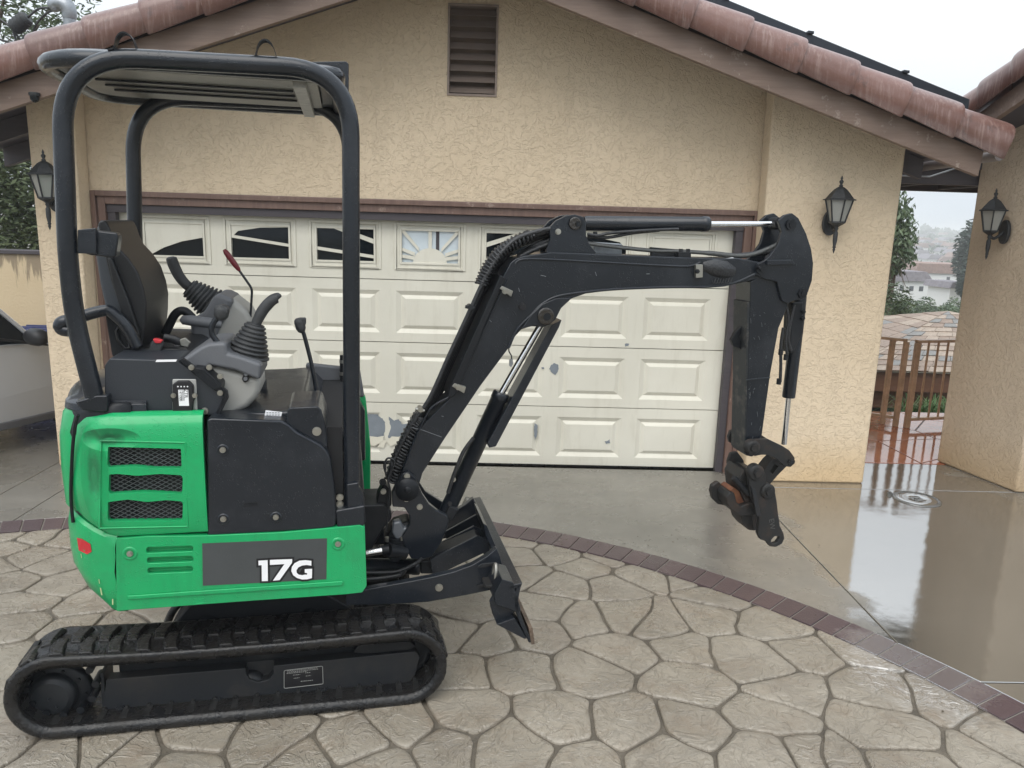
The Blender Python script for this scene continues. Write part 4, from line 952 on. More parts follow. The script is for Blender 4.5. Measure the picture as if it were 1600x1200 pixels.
for v in vents:
    q = mpl(v, -.49); x0, x1 = min(a for a, b in q)-.004, max(a for a, b in q)+.004; z0, z1 = min(b for a, b in q)-.004, max(b for a, b in q)+.004
    w_ = MB(); st, sl = .0270, .56
    k0 = -(z1-z0)/sl
    k_ = k0
    while k_ < (x1-x0)+(z1-z0)/sl:
        for s_ in (1, -1):
            xa = x0+k_; seg = []
            za, zb_ = z0, z1; xb = xa+s_*(z1-z0)/sl
            p0, p1 = Vector((xa, za)), Vector((xb, zb_)); d = p1-p0
            t0, t1 = 0, 1
            if abs(d.x) > 1e-6:
                ta, tb_ = sorted(((x0-p0.x)/d.x, (x1-p0.x)/d.x)); t0, t1 = max(t0, ta), min(t1, tb_)
            if t1 > t0+.02: a_, b_ = p0+d*t0, p0+d*t1; w_.tube([(a_.x, -.482, a_.y), (b_.x, -.482, b_.y)], .0014, 3, False)
        k_ += st
    w_.build('vent_mesh', WIRE, ec, recalc=False)
    MB().box(x0, x1, -.455, -.453, z0, z1).build('vent_backing', mat('radiator_core', (.012, .012, .013), .6, bump=.6, bscale=140), ec)
MB().box(-.40, .42, -.445, .445, .565, 1.14).build('engine_bay_core', DARKIN, ex)
# bonnet (rear hood) and seal
rings = []
for z, dx in ((.842, .02), (.86, .004), (1.0, 0), (1.12, .004), (1.20, .02), (1.235, .05), (1.25, .09)):
    rings.append([(x, y, z) for x, y in [(a, b) for a, b in corner(-.30, -.572+dx, -.440+dx*.3, .11, .05)]])
bn = MB().loft(rings, True, True, True).build('rear_bonnet', GREEN, ex, bevel=.004)
rings = []
for z, dx in ((.835, .01), (1.0, -.002), (1.14, .004), (1.21, .02), (1.238, .04), (1.246, .07)):
    rings.append([(x, y, z) for x, y in corner(-.30, -.556+dx, -.468+dx*.3, .15, .02)])
MB().loft(rings, True, True, True).build('rubber_seal', BLACKM, ex)
def on_bend(px_, py_, rr=.178, cxp=-.375, cyp=-.33):
    d = ray(px_, py_); o_ = O-(WV*W0+U*U0); ou, ow, du, dw = o_.dot(U)-cxp, o_.dot(WV)-cyp, d.dot(U), d.dot(WV)
    a = du*du+dw*dw; b_ = 2*(ou*du+ow*dw); c2 = ou*ou+ow*ow-rr*rr; D = b_*b_-4*a*c2; t_ = (-b_-math.sqrt(max(0, D)))/(2*a); p = o_+d*t_; return (p.dot(U), p.dot(WV), p.z)
MB().tube(spline([on_bend(*q) for q in ((122, 648), (117, 668), (113.5, 700), (111.5, 740), (111, 780), (114, 816))], 5), .006, 8).build('seam_seal', BLACKM, ex)
# top deck round the post foot
rings = []
for z, dx in ((1.215, .0), (1.24, .004), (1.252, .02)):
    rings.append([(x, y, z) for x, y in corner(-.25, -.55+dx, -.445+dx, .14, .05)])
dk = MB().loft(rings, True, True, True).build('top_deck', BLACKP, ex, bevel=.003)
P([(116, 628), (150, 618), (168, 618), (168, 643), (160, 645), (128, 641)], -.47, -.30, 'post_foot', BLACKP, None, .006)
for q in ((140, 630), (160, 629)): x, z = ml(q[0], q[1], -.44); MB().cyl((x, -.44, z-.01), (x, -.44, z+.012), .014, 6).build('bolt', BLACKM, dk)
# black side cover
bs = P([(323, 656), (330, 653), (440, 657), (452, 664), (464, 675), (500, 694), (510, 703), (516, 716), (522, 755), (526, 805), (524, 823), (505, 827), (325, 838), (323, 835)], -.496, -.40, 'front_side_cover', BLACKP, None, .014, 4)
for q in ((348, 703), (349, 811), (431, 808)): dimple(*q, -.497, bs, .021, BLACKP)
MB().prism(mpl([(381, 786), (403, 784), (403, 790), (381, 792)], -.497), -.4975, -.4955).build('pressed_mark', BLACKM, bs)
P([(322, 650), (330, 648), (430, 644), (470, 640), (520, 690), (520, 720), (324, 700)], -.42, .44, 'step_housing', BLACKP, None, .012, 3)
bx_ = P([(446, 668), (449, 640), (453, 637), (496, 635), (502, 640), (508, 660), (512, 697), (508, 700), (500, 695), (462, 672)], -.475, -.20, 'tool_box', BLACKP, None, .012, 4)
bolt(495, 674, -.478, bx_, .013)
lb1 = P([(413, 652), (415, 641), (441, 644), (438, 656)], -.434, -.4325, 'white_label', WHITE, bs, 0, face=-.434)
cw2 = MB()
for i in range(3):
    for j in range(5): x, z = ml(418+j*4.4, 645+i*3.4, -.436); cw2.add([(x-.004, -.4365, z-.0012), (x+.003, -.4365, z-.0012), (x+.003, -.4365, z+.0012), (x-.004, -.4365, z+.0012)], [[0, 1, 2, 3]])
cw2.build('fine_print', DECAL, lb1)
# front post foot / step
ff = P([(524, 798), (570, 790), (571, 816), (568, 823), (527, 826)], -.495, -.38, 'front_step', BLACKP, None, .007, 3)
P([(541, 757), (560, 754), (561, 762), (568, 772), (569, 795), (543, 798)], -.485, -.44, 'post_gusset', BLACKP, ff, .006, 3)
P([(532, 797), (561, 795), (561, 801), (533, 803)], -.487, -.45, 'weld_bead', BLACKP, ff, .004, 2, face=-.487, r=.004)
for q in ((531, 777), (531, 788)): bolt(q[0], q[1], -.46, ff, .011)
# engine clutter between cover and post
hb_ = MB()
rnd = random.Random(8)
for i in range(16):
    ya = rnd.uniform(-.38, -.3); p0 = mp3(rnd.uniform(512, 524), rnd.uniform(690, 800), ya); p1 = mp3(rnd.uniform(528, 548), rnd.uniform(690, 800), ya+.04); m_ = (p0+p1)/2+Vector((rnd.uniform(-.02, .03), -.02, rnd.uniform(-.05, .02)))
    hb_.tube(spline([tuple(p0), tuple(m_), tuple(p1)], 5), rnd.uniform(.005, .011), 7)
hb_.build('hydraulic_hose', HOSE, ex)
vb = MB(); x, z = ml(528, 730, -.33)
for k_ in range(4): vb.box(x-.04, x+.05, -.36, -.28, z-.20+k_*.09, z-.14+k_*.09); vb.ycyl(x+.0, z-.17+k_*.09, -.365, -.385, .014, 8); vb.ycyl(x+.035, z-.17+k_*.09, -.365, -.38, .010, 6)
vb.build('valve_block', BLACKM, ex, bevel=.003)
for q in ((528, 716), (519, 722)): bolt(q[0], q[1], -.385, ex, .010, BLACKM)
MB().tube([mp3(522, 712, -.36), mp3(537, 700, -.34)], .012, 8).build('steel_fitting', BEAMP, ex)
# far side covers
x1, z1 = ml(570, 700, .48)
MB().prism(roundpoly([(.30, .53), (x1+.025, .53), (x1+.028, .80), (x1+.005, 1.06), (.30, 1.10)], .02), .44, .485).build('far_side_cover', GREEN, ex, bevel=.008)
MB().prism([(.25, 1.08), (x1, 1.05), (x1-.02, 1.19), (.25, 1.22)], .43, .475).build('far_step_cover', GREY, ex, bevel=.01)
MB().prism([(x1-.10, .75), (x1+.00, .75), (x1+.0, 1.0), (x1-.04, 1.08), (x1-.10, 1.0)], .36, .435).build('far_post_foot', BLACKP, ex, bevel=.01)
# floor + front plate
MB().prism([(.15, .80), (.50, .80), (.50, .86), (.15, .86)], -.38, .43).build('floor_plate', BLACKM, ex, bevel=.005)
# ---- canopy
hr = .0305
def hoop(ly, near):
    ys_ = ly
    f = lambda a, b: mp3(a, b, -.44)
    pts = [f(149, 626), f(119, 505), f(107, 390), f(104, 160), f(140, 92), f(192, 90), f(455, 104), f(520, 128), f(549, 190), f(551, 300), f(550, 806)]
    pts = [mp3(149, 626, -.44), mp3(117, 500, -.44), mp3(106, 405, -.44), mp3(104, 128, -.44), mp3(150, 86, -.44), mp3(185, 92, -.44), mp3(470, 104, -.44), mp3(528, 122, -.44), mp3(549, 175, -.44), mp3(550, 300, -.44), mp3(550, 800, -.44)]
    P_ = [pts[0], pts[1], pts[2], Vector((ml(104, 200, -.44)[0], -.44, ml(190, 92, -.44)[1]-.0)), Vector((ml(549, 200, -.44)[0], -.44, ml(470, 104, -.44)[1])), pts[-1]]
    P_ = [Vector((p.x, ly, p.z)) for p in P_]
    pth = fillet3(P_, [.10, .15, .23, .22], 12)
    return pth
for ly in (-.44, .42):
    pth = hoop(ly, True)
    fr__ = MB().tube(pth, hr, 20).build('canopy_hoop', BLACKP, ex)
    for p in fr__.data.polygons: p.use_smooth = True
    if ly < 0: nearhoop = fr__
chip = MB()
for q in ([(93, 148), (97, 143), (101, 146), (98, 155), (95, 165), (92, 176), (91, 170)], [(91, 180), (92, 180), (92, 200), (91, 200)]):
    r3 = [mp3(a, b, -.462) for a, b in q]; chip.add(r3, [list(range(len(q)))])
chip.build('paint_chip', mat('bare_metal_chip', (.45, .45, .42), .5), nearhoop, recalc=False)
ztop = ml(330, 97, -.44)[1]; xl, xrr = ml(75, 110, -.1)[0], .43
# roof plate: rounded slab with ribs beneath
plan = roundpoly([(-.545, -.42), (xrr, -.42), (xrr, .50), (-.585, .50)], [.26, .04, .04, .18], 8)
rings = []
for z, ins in ((-.012, .0), (-.016, -.006), (.0, -.010), (.014, -.004), (.024, .02), (.026, .06)):
    c_ = Vector((-.12, .04)); rings.append([(c_.x+(x-c_.x)*(1-ins/.45), c_.y+(y-c_.y)*(1-ins/.45), ztop+z) for x, y in plan])
cp = MB().loft(rings, True, True, True).build('canopy_roof', BLACKP, ex, bevel=.003)
UND = mat('canopy_lining', (.10, .10, .09), .35, bump=.3, bscale=120, col2=(.19, .185, .16), vscale=4)
c_ = Vector((-.12, .04)); MB().prism([(c_.x+(x-c_.x)*.86, c_.y-.04+(y-c_.y)*.72) for x, y in plan], ztop-.026, ztop-.019, 'z').build('lining', UND, cp, bevel=.003)
for yy in (-.14, -.02, .10): MB().box(-.42, xrr-.17, yy, yy+.012, ztop-.036, ztop-.027).build('lining_rib', BLACKP, cp, bevel=.004)
MB().box(xrr-.16, xrr-.115, -.36, .46, ztop-.05, ztop-.027).build('steel_strap', STEEL if 0 else mat('dull_strap', (.38, .38, .36), .45, var=.2, vscale=30), cp, bevel=.003)
rim = [(c_.x+(x-c_.x)*.985, c_.y+(y-c_.y)*.985, ztop-.010) for x, y in plan]; MB().tube(rim+[rim[0]], .027, 12).build('roof_rim', BLACKP, cp)
for (a, b_) in ((176, 224), (396, 441)):
    A_ = mp3(a-5, 82 if a < 300 else 93, -.44); B_ = mp3(b_, 83 if a < 300 else 95, -.44); m1 = mp3((a+b_)/2-2, 58 if a < 300 else 69, -.44)
    l_ = MB(); xa, xb = A_.x, B_.x; zb_ = (A_.z+B_.z)/2; w = (xb-xa); arc = [(xa, zb_), (xa+w*.16, zb_+.004)]+[(xa+w*.5+w*.30*math.cos(R(t_)), zb_+.008+(m1.z-zb_)*math.sin(R(t_))) for t_ in range(170, 5, -15)]+[(xb-w*.16, zb_+.004), (xb, zb_)]
    o2 = [(x, z+.005) for x, z in arc]
    for i in range(len(arc)-1): l_.prism([arc[i], arc[i+1], o2[i+1], o2[i]], -.46, -.42)
    l_.build('lifting_eye', BLACKM, ex)
vis = P([(487, 98), (540, 97), (545, 101), (545, 148), (487, 140)], -.02, -.005, 'front_plate', BLACKP, cp, .003, 1, face=0)
# rear post bracket
P([(121, 359), (150, 356), (150, 397), (121, 396)], -.455, -.435, 'post_bracket', BLACKP, None, .003)
P([(131, 358), (183, 364), (185, 372), (181, 400), (178, 403), (142, 399), (131, 396)], -.44, -.39, 'post_bracket', BLACKP, None, .006, 2)
# ---- seat
SX = lambda X, Y: (80+.275*X, 330+.275*Y)
seat_y0, seat_y1 = -.19, .19
def S2(pts): return [SX(*p) for p in pts]
def P2(near, far, y0, y1, name, mt, parent=None, bevel=.02, seg=4):
    q = [ml(*SX(*p), y0) for p in near]+[ml(*SX(*p), y1) for p in far]
    return MB().prism(q, y0, y1).build(name, mt, parent or ex, bevel=bevel, seg=seg)
P(S2([(470, 800), (350, 830), (318, 660), (262, 420), (235, 250), (236, 110), (250, 78), (275, 62), (296, 100), (320, 260), (370, 470), (430, 680)]), -.16, .16, 'seat_shell', SHELL, None, .015, 4, face=-.19)
sb = P(S2([(480, 800), (425, 690), (385, 540), (338, 400), (305, 260), (280, 150), (262, 80), (272, 54), (300, 50), (318, 66), (334, 100), (352, 150), (380, 205), (442, 270), (492, 345), (526, 440), (541, 520), (539, 620), (530, 720), (512, 790)]), seat_y0, seat_y1, 'seat_back', SEATM, None, .035, 5)
P(S2([(318, 262), (340, 262), (440, 510), (500, 690), (500, 790), (460, 800), (430, 700), (345, 400)]), seat_y0-.025, seat_y0+.03, 'side_bolster', SEATM, sb, .022, 4)
P(S2([(480, 790), (560, 770), (760, 780), (810, 810), (800, 860), (480, 870)]), -.22, .22, 'seat_cushion', SEATM, None, .03, 4)
# reclined pivot plate and grab lever
pv = P(S2([(300, 560), (350, 560), (440, 650), (500, 760), (505, 830), (345, 830), (322, 700)]), -.235, -.20, 'pivot_plate', BLACKM, None, .008, 3)
tp = [mp3(*SX(*q), -.24) for q in ((385, 655), (370, 680), (380, 730), (420, 780), (450, 775), (440, 730), (400, 670), (385, 655))]; MB().tube(tp, .006, 6).build('slot_trim', SEATM, pv)
arm_ = [mp3(*SX(*q), -.25) for q in ((100, 680), (60, 672), (52, 645), (75, 628), (120, 625), (200, 590), (300, 565), (345, 575), (430, 660), (490, 770))]
MB().tube(spline([tuple(p) for p in arm_], 5), [.022]*8+[.024]*10+[.021]*28, 12).build('armrest_bar', BLACKP, ex)
# seat base box
bb = P([(163, 572), (171, 560), (278, 563), (283, 567), (350, 616), (352, 624), (343, 640), (337, 649), (166, 648), (163, 640)], -.425, .35, 'seat_base', mat('textured_black_panel', (.020, .024, .031), .5, bump=.6, bscale=420, bdist=.002, coat=.1), None, .006, 3)
dw = P([(278, 563), (286, 560), (355, 611), (357, 622), (343, 649), (337, 649), (350, 618), (346, 612)], -.435, -.415, 'edge_flange', BLACKM, bb, .002, 1)
ju = P([(270, 592), (307, 592), (309, 640), (270, 640)], -.432, -.4255, 'control_backplate', mat('zinc_backplate', (.40, .40, .38), .4), bb, .004, 2, face=-.425)
jb = P([(272, 598), (280, 593), (297, 593), (304, 600), (304, 614), (308, 618), (304, 626), (303, 640), (296, 650), (278, 648), (272, 640), (272, 626), (268, 618), (272, 612)], -.452, -.433, 'control_module', BLACKPR, bb, .004, 2, face=-.425)
lb2 = P([(278.5, 609), (294, 609), (295.5, 634), (280, 634)], -.4535, -.4522, 'white_label', WHITE, jb, 0, face=-.4522)
def text(s_, px_, py_, y, size, rot, mt_, parent, name='lettering'):
    cu = bpy.data.curves.new('lettering', 'FONT'); cu.body = s_; cu.size = size; cu.extrude = .0003; cu.align_x = 'CENTER'; cu.align_y = 'CENTER'
    o_ = bpy.data.objects.new('tmp_lettering', cu); COL.objects.link(o_); bpy.context.view_layer.update(); me = bpy.data.meshes.new_from_object(o_.evaluated_get(bpy.context.evaluated_depsgraph_get())); bpy.data.objects.remove(o_, do_unlink=True)
    me.materials.clear(); me.materials.append(mt_); q = bpy.data.objects.new(name, me); COL.objects.link(q); q.parent = parent; x, z = ml(px_, py_, y)
    q.matrix_local = Matrix.Translation((x, y, z)) @ Matrix.Rotation(R(90), 4, 'X') @ Matrix.Rotation(R(rot), 4, 'Z'); return q
text('ZTR', 290.3, 615, -.4538, .017, -90, BLACKPR, lb2); text('N|||||||||', 286, 618, -.4538, .012, -90, DECAL, lb2); text('14-1300', 281.8, 618, -.4538, .012, -90, DECAL, lb2)
for i, x_ in enumerate((278, 283, 288, 293)): x, z = ml(x_, 604, -.453); MB().ycyl(x, z, -.4525, -.4545, .0025, 8).build('pin_mark', WHITE, jb)
for q in ((271, 618), (304.5, 618)): bolt(q[0], q[1], -.4535, jb, .007)
bolt(320, 642, -.427, bb, .010)
P([(245, 562), (277, 561.5), (275, 565), (243, 565.5)], -.427, -.4255, 'white_label', WHITE, bb, 0, face=-.425)
# diagonal ribbed valve
for i in range(7):
    a0 = (302+i*1.5, 581-i*4.2); 
dv = P([(296, 580), (303, 574), (318, 576), (346, 600), (346, 612), (340, 614)], -.44, -.30, 'pilot_valve', BLACKM, bb, .005, 2)
for i in range(6):
    a, b = (306+i*2.2, 585-i*.6), (334+i*2.2, 608-i*.6); MB().tube([mp3(*a, -.442), mp3(*b, -.442)], .0028, 6).build('cooling_rib', BLACKM, dv)
for q in ((299, 574), (344, 614), (327, 574), (344, 588)): bolt(q[0], q[1], -.445, dv, .008)
# ---- consoles
fc_ = P(S2([(930, 468), (985, 475), (1040, 502), (1115, 560), (1150, 625), (1140, 700), (1010, 760), (870, 760), (792, 720), (785, 650), (800, 610), (862, 575)]), .18, .40, 'far_console', LGREY, None, .03, 5, face=.18)
P(S2([(932, 470), (980, 476), (1040, 503), (1010, 560), (945, 690), (930, 755), (868, 755), (795, 715), (788, 650), (805, 612), (862, 578)]), .155, .41, 'far_console_top', GREY, None, .02, 4, face=.155)
nc = P(S2([(895, 868), (960, 860), (1195, 930), (1196, 1000), (1180, 1040), (1130, 1095), (1050, 1138), (960, 1150), (900, 1100), (880, 980)]), -.36, -.14, 'near_console', LGREY, None, .045, 6, face=-.30)
P(S2([(728, 852), (850, 768), (900, 745), (1000, 740), (1010, 800), (1110, 830), (1198, 862), (1196, 935), (1185, 955), (1050, 900), (905, 872), (860, 930), (800, 905)]), -.385, -.13, 'near_console_top', GREY, None, .016, 3, face=-.36)
k_ = P(S2([(1098, 915), (1118, 905), (1128, 930), (1122, 962), (1098, 972), (1085, 950)]), -.375, -.358, 'rocker_switch', BLACKPR, nc, .004, 2, face=-.36)
for q in ((1106, 925), (1104, 952)): x, z = ml(*SX(*q), -.377); MB().ycyl(x, z, -.375, -.380, .007, 12).build('screw', GREY, k_)
def bellows(base, top, y0, y1, r0, r1, n_, parent):
    A_ = mp3(*SX(*base), y0); B_ = mp3(*SX(*top), y1); ax = B_-A_; L = ax.length; pr = [(r0*1.0, 0)]
    for i in range(n_): f = (i+.15)/n_; r_ = r0+(r1-r0)*f; pr += [(r_*1.05, L*f), (r_*1.03, L*(f+.35/n_)), (r_*.84, L*(f+.55/n_)), (r_*.84, L*(f+.75/n_))]
    pr += [(r1, L*.99), (.001, L)]; return MB().lathe(pr, A_, ax, 24).build('rubber_boot', GRIPM, parent)
def grip(pts, y, rs, parent):
    q = spline([tuple(mp3(*SX(*p), y)) for p in pts], 6); n_ = len(q); rr = []
    for i in range(n_):
        f = i/(n_-1)*(len(rs)-1); k2 = min(len(rs)-2, int(f)); rr.append(rs[k2]+(rs[k2+1]-rs[k2])*(f-k2))
    MB().tube(q, rr, 14).build('grip', GRIPM, parent)
j1 = bellows((1115, 818), (1162, 640), -.27, -.27, .078, .034, 8, ex); j1.name = 'near_joystick'
grip([(1158, 655), (1175, 615), (1205, 560), (1250, 510), (1285, 492), (1296, 498)], -.27, [.018, .019, .021, .0215, .0205, .019, .008], j1)
j2 = bellows((910, 528), (780, 432), .28, .28, .074, .040, 7, ex); j2.name = 'far_joystick'
grip([(800, 440), (765, 415), (728, 370), (700, 315), (684, 272), (680, 258)], .28, [.022, .021, .022, .023, .0235, .022, .010], j2)
# levers
def lever(pts, y, r_, name='control_lever', mt_=None, knob=None, kr=.02, ky=None):
    q = spline([tuple(mp3(*p, y)) for p in pts], 6); o_ = MB().tube(q, r_, 10).build(name, mt_ or BLACKP, ex)
    if knob: p0 = mp3(*knob[0], y); p1 = mp3(*knob[1], y); MB().tube([p0, p0.lerp(p1, .12), p0.lerp(p1, .3), p0.lerp(p1, .7), p0.lerp(p1, .9), p1], [kr*.5, kr*.9, kr, kr*.95, kr*.7, kr*.35], 12).build('knob', knob[2], o_)
    return o_
lever([(372, 420), (386, 440), (393, 452), (393, 468), (391, 500)], .20, .0052, knob=((350, 390), (375, 424), RED), kr=.0125)
lever([(344, 492), (334, 504), (331, 520), (342, 538), (355, 556), (355, 570), (336, 584)], -.34, .0105, knob=((348, 477), (344, 500), GRIPM), kr=.027)
P([(336, 480), (346, 475), (358, 482), (357, 491), (344, 494)], -.36, -.32, 'lever_head', GRIPM, None, .008, 3)
lever([(470, 508), (477, 530), (488, 575), (498, 632), (505, 655)], -.05, .0085, knob=((466, 497), (472, 520), GRIPM), kr=.021)
P([(462, 501), (468, 497), (478, 497), (478, 508), (466, 512)], -.065, -.035, 'lever_head', GRIPM, None, .006, 3)
lever([(500, 652), (520, 672), (550, 705)], -.06, .014); lever([(505, 645), (530, 668), (552, 692)], .02, .012)
lever([(258, 522), (266, 505), (273, 492), (281, 486), (290, 487), (301, 497)], .12, .018, 'lever_guard', BLACKM)
aq = [mp3(285, 500, .02), mp3(300, 501, .02), mp3(330, 505, .02), mp3(346, 508, .02)]; MB().tube([aq[0]-Vector((.01, 0, 0))]+aq, [.004, .018, .022, .022, .012], 12, flat=1).build('wrist_rest', GREY, ex)
bk = P(S2([(545, 815), (560, 750), (580, 728), (630, 735), (640, 760), (610, 830)]), -.24, -.215, 'seat_belt_buckle', GRIPM, None, .008, 3); P(S2([(574, 728), (585, 724), (630, 736), (622, 752), (590, 752)]), -.245, -.215, 'release_button', REDREF2, bk, .004, 2)
MB().tube(spline([tuple(mp3(*SX(*q), -.18)) for q in ((640, 720), (700, 730), (740, 760), (700, 790), (650, 800), (700, 830), (780, 800))], 5), [.018]*31, 6, flat=.25).build('seat_belt', SEATM, ex)
P(S2([(728, 730), (760, 718), (792, 745), (775, 775), (735, 765)]), -.19, -.175, 'belt_tongue', STEEL, ex, .003, 1)
P(S2([(1180, 985), (1200, 950), (1222, 955), (1222, 1025), (1200, 1030)]), .0, .03, 'round_knob', GRIPM, None, .006, 3); MB().tube([mp3(411, 603, .015), mp3(397, 606, .015)], .008, 8).tube([mp3(400, 606, .02), mp3(402, 640, .02)], .010, 8).build('key_bracket', BLACKM, ex)
# far hand grip with silver bands behind the front post
hg = MB().tube([mp3(536, 555, .40), mp3(536, 585, .40), mp3(540, 640, .40)], .016, 10).build('hand_rail', BLACKM, ex); MB().tube([mp3(536, 562, .40), mp3(536, 567, .40)], .018, 10).tube([mp3(536, 581, .40), mp3(536, 586, .40)], .018, 10).build('silver_band', STEEL, hg)
# ---- swing post
C5 = lambda X, Y: (540+.26667*X, 700+.26667*Y)
sw = P([C5(*q) for q in [(272, 265), (300, 200), (335, 150), (370, 140), (415, 178), (425, 215), (450, 270), (490, 330), (540, 370), (600, 400), (606, 425), (600, 460), (560, 560), (505, 640), (440, 655), (385, 650), (345, 580), (330, 520), (375, 450), (375, 400), (345, 350), (275, 345)]], -.10, -.065, 'swing_post', BLACKP, None, .005, 2)
P([C5(*q) for q in [(300, 200), (335, 150), (370, 140), (415, 178), (425, 215), (450, 270), (490, 330), (600, 400), (606, 425), (600, 460), (505, 640), (440, 655), (400, 550), (375, 400), (310, 330)]], .065, .10, 'swing_post', BLACKP, None, .005, 2, face=-.10)
P([C5(*q) for q in [(290, 480), (380, 450), (400, 560), (505, 630), (440, 650), (330, 640), (230, 600), (240, 540)]], -.06, .06, 'swing_casting', BLACKM, sw, .015, 3, face=-.10)
pz = [C5(275, 440), C5(325, 430), C5(345, 470), C5(385, 465), C5(340, 550), C5(290, 540), C5(270, 500)]; P(pz, -.085, -.04, 'swing_casting', mat('wet_grey_casting', (.10, .11, .125), .25, coat=.5), sw, .012, 3, face=-.09)
x, z = ml(636, 763, -.10); MB().lathe([(.001, -.024), (.05, -.024), (.052, -.018), (.052, .0)], (x, -.10, z), (0, 1, 0), 30).lathe([(.001, -.027), (.014, -.027), (.016, -.022)], (x, -.10, z), (0, 1, 0), 16).build('boom_foot_pin', BLACKM, sw)
for q in (C5(360, 166), C5(357, 298), C5(434, 345)): bolt(q[0], q[1], -.103, sw, .0105)
x, z = ml(*C5(290, 625), -.12); MB().ycyl(x, z, -.13, .02, .028, 20).build('pin_boss', BLACKM, sw); MB().ycyl(x, z, -.131, -.134, .012, 6).build('bolt', BLACKPR, sw)
x, z = ml(*C5(290, 560), -.06); MB().cyl((x, -.06, z-.05), (x, -.06, z+.02), .050, 24).cyl((x, -.06, z+.02), (x, -.06, z+.034), .036, 20).build('king_pin', BLACKM, sw)
for q in (C5(242, 537), C5(328, 530)): x, z = ml(*q, -.08); MB().cyl((x, -.08, z-.008), (x, -.08, z+.012), .010, 6).build('bolt', STEEL, sw)
# swing cylinder rod and body bracket
MB().cyl(mp3(572, 864, -.13), mp3(598, 860, -.13), .016, 14).build('swing_rod', CHROME, ex); MB().cyl(mp3(597, 860, -.13), mp3(608, 858, -.13), .021, 14).cyl(mp3(606, 860, -.13), mp3(632, 864, -.09), .030, 14).build('rod_eye', BLACKM, ex)
P([(560, 790), (600, 788), (612, 800), (612, 812), (600, 826), (575, 870), (560, 880)], -.06, .16, 'slew_bracket', BLACKM, None, .01)
P([(590, 776), (600, 755), (612, 768), (612, 790), (600, 800), (588, 792)], -.04, .04, 'hose_block', BLACKM, None, .006)
bolt(598, 753, -.045, ex, .012, BLACKM); bolt(599, 768, -.045, ex, .010)
MB().tube(spline([tuple(mp3(a, b, -.11)) for a, b in ((604, 742), (600, 728), (606, 716), (616, 720), (612, 735), (606, 748), (609, 765), (606, 800), (604, 830))], 6), .0045, 6).tube(spline([tuple(mp3(a, b, -.11)) for a, b in ((603, 735), (603, 722), (611, 722), (611, 740), (607, 752))], 5), .003, 6).build('loose_wire', HOSE, ex)
# ---- boom
by = .075
boom_pts = [(618, 768), (628, 734), (652, 672), (701, 624), (730, 558), (787, 430), (798, 410), (806, 404), (818, 400), (862, 394), (960, 398), (1094, 403), (1130, 404), (1152, 403), (1185, 409), (1196, 415), (1198, 426), (1190, 434), (1150, 444), (1130, 447), (1030, 449), (970, 452), (915, 459), (893, 467), (877, 482), (868, 500), (858, 508), (850, 511), (830, 510), (815, 515), (803, 528), (795, 544), (751, 603), (696, 684), (660, 740), (652, 768), (640, 778), (626, 778)]
boom = P(boom_pts, -by, by, 'boom', BLACKP, None, .005, 2)
# raised stiffener lines on the boom flank
def welt(pts, y, r_, nm='weld_line', par=None, mt_=None): return MB().tube(spline([tuple(mp3(a, b, y)) for a, b in pts], 4), r_, 6).build(nm, mt_ or BLACKP, par or boom)
welt([(805, 412), (818, 405), (870, 406), (960, 411), (1060, 416), (1082, 415), (1094, 410)], -by-.001, .005)
welt([(1180, 428), (1130, 446), (1030, 449), (960, 452), (900, 458), (868, 464), (846, 476), (830, 492), (808, 515), (795, 543)], -by-.001, .006)
welt([(793, 436), (760, 506), (720, 596), (708, 616), (680, 632), (668, 646), (655, 672), (630, 736)], -by-.001, .005)
P([(830, 492), (846, 476), (868, 466), (893, 466), (877, 482), (868, 500), (858, 508), (835, 509), (815, 514)], -by-.010, by+.01, 'cylinder_lug', BLACKP, boom, .004)
# hose guard down the left flank
P([(782, 430), (789, 434), (712, 618), (700, 622), (703, 606)], -by-.02, by-.02, 'hose_guard', BLACKM, boom, .004)
for q in ([(779, 450), (783, 446), (800, 454), (797, 463)], [(705, 602), (709, 597), (727, 603), (724, 613)]):
    P(q, -by-.024, -by-.001, 'clamp_plate', STEEL, boom, .002, 1, face=-by)
bolt(789, 455, -by-.026, boom, .010); bolt(716, 605, -by-.026, boom, .010)
cp2 = P([(1084, 413), (1095, 413), (1095, 433), (1084, 434)], -by-.022, -by-.001, 'clamp_plate', STEEL, boom, .002, 1, face=-by); bolt(1089.5, 424, -by-.024, boom, .008, BEAMP)
x, z = ml(853, 494, -by); MB().ycyl(x, z, -by-.018, by+.018, .032, 24).ycyl(x, z, -by-.02, -by-.023, .016, 16).build('cylinder_pin', BLACKM, boom)
bolt(816, 479, -by-.003, boom, .013, BLACKPR)
SCRB = mat('grey_scratch', (.16, .17, .18), .5)
scb = MB()
for (a, b), (c, d) in (((643, 668), (660, 672)), ((660, 672), (690, 683)), ((845, 430), (853, 432)), ((930, 425), (932, 431)), ((720, 560), (724, 566)), ((690, 650), (693, 651)), ((1010, 428), (1015, 428)), ((765, 500), (768, 503)), ((810, 450), (812, 456))):
    scb.tube([mp3(a, b, -by-.0005), mp3(c, d, -by-.0005)], .0014, 4)
scb.build('paint_scratch', SCRB, boom)
GREASE = mat('pin_grease', (.016, .012, .008), .25, bump=.6, bscale=80, coat=.4)
for q, r_ in (((853, 494), .036), ((901, 349), .026)):
    x, z = ml(*q, -by-.018); MB().lathe([(r_*.75, -.0015), (r_*.95, -.002), (r_*1.02, .0)], (x, -by-.0185 if q[1] > 400 else -.0725, z), (0, 1, 0), 20).build('grease_ring', GREASE, boom)
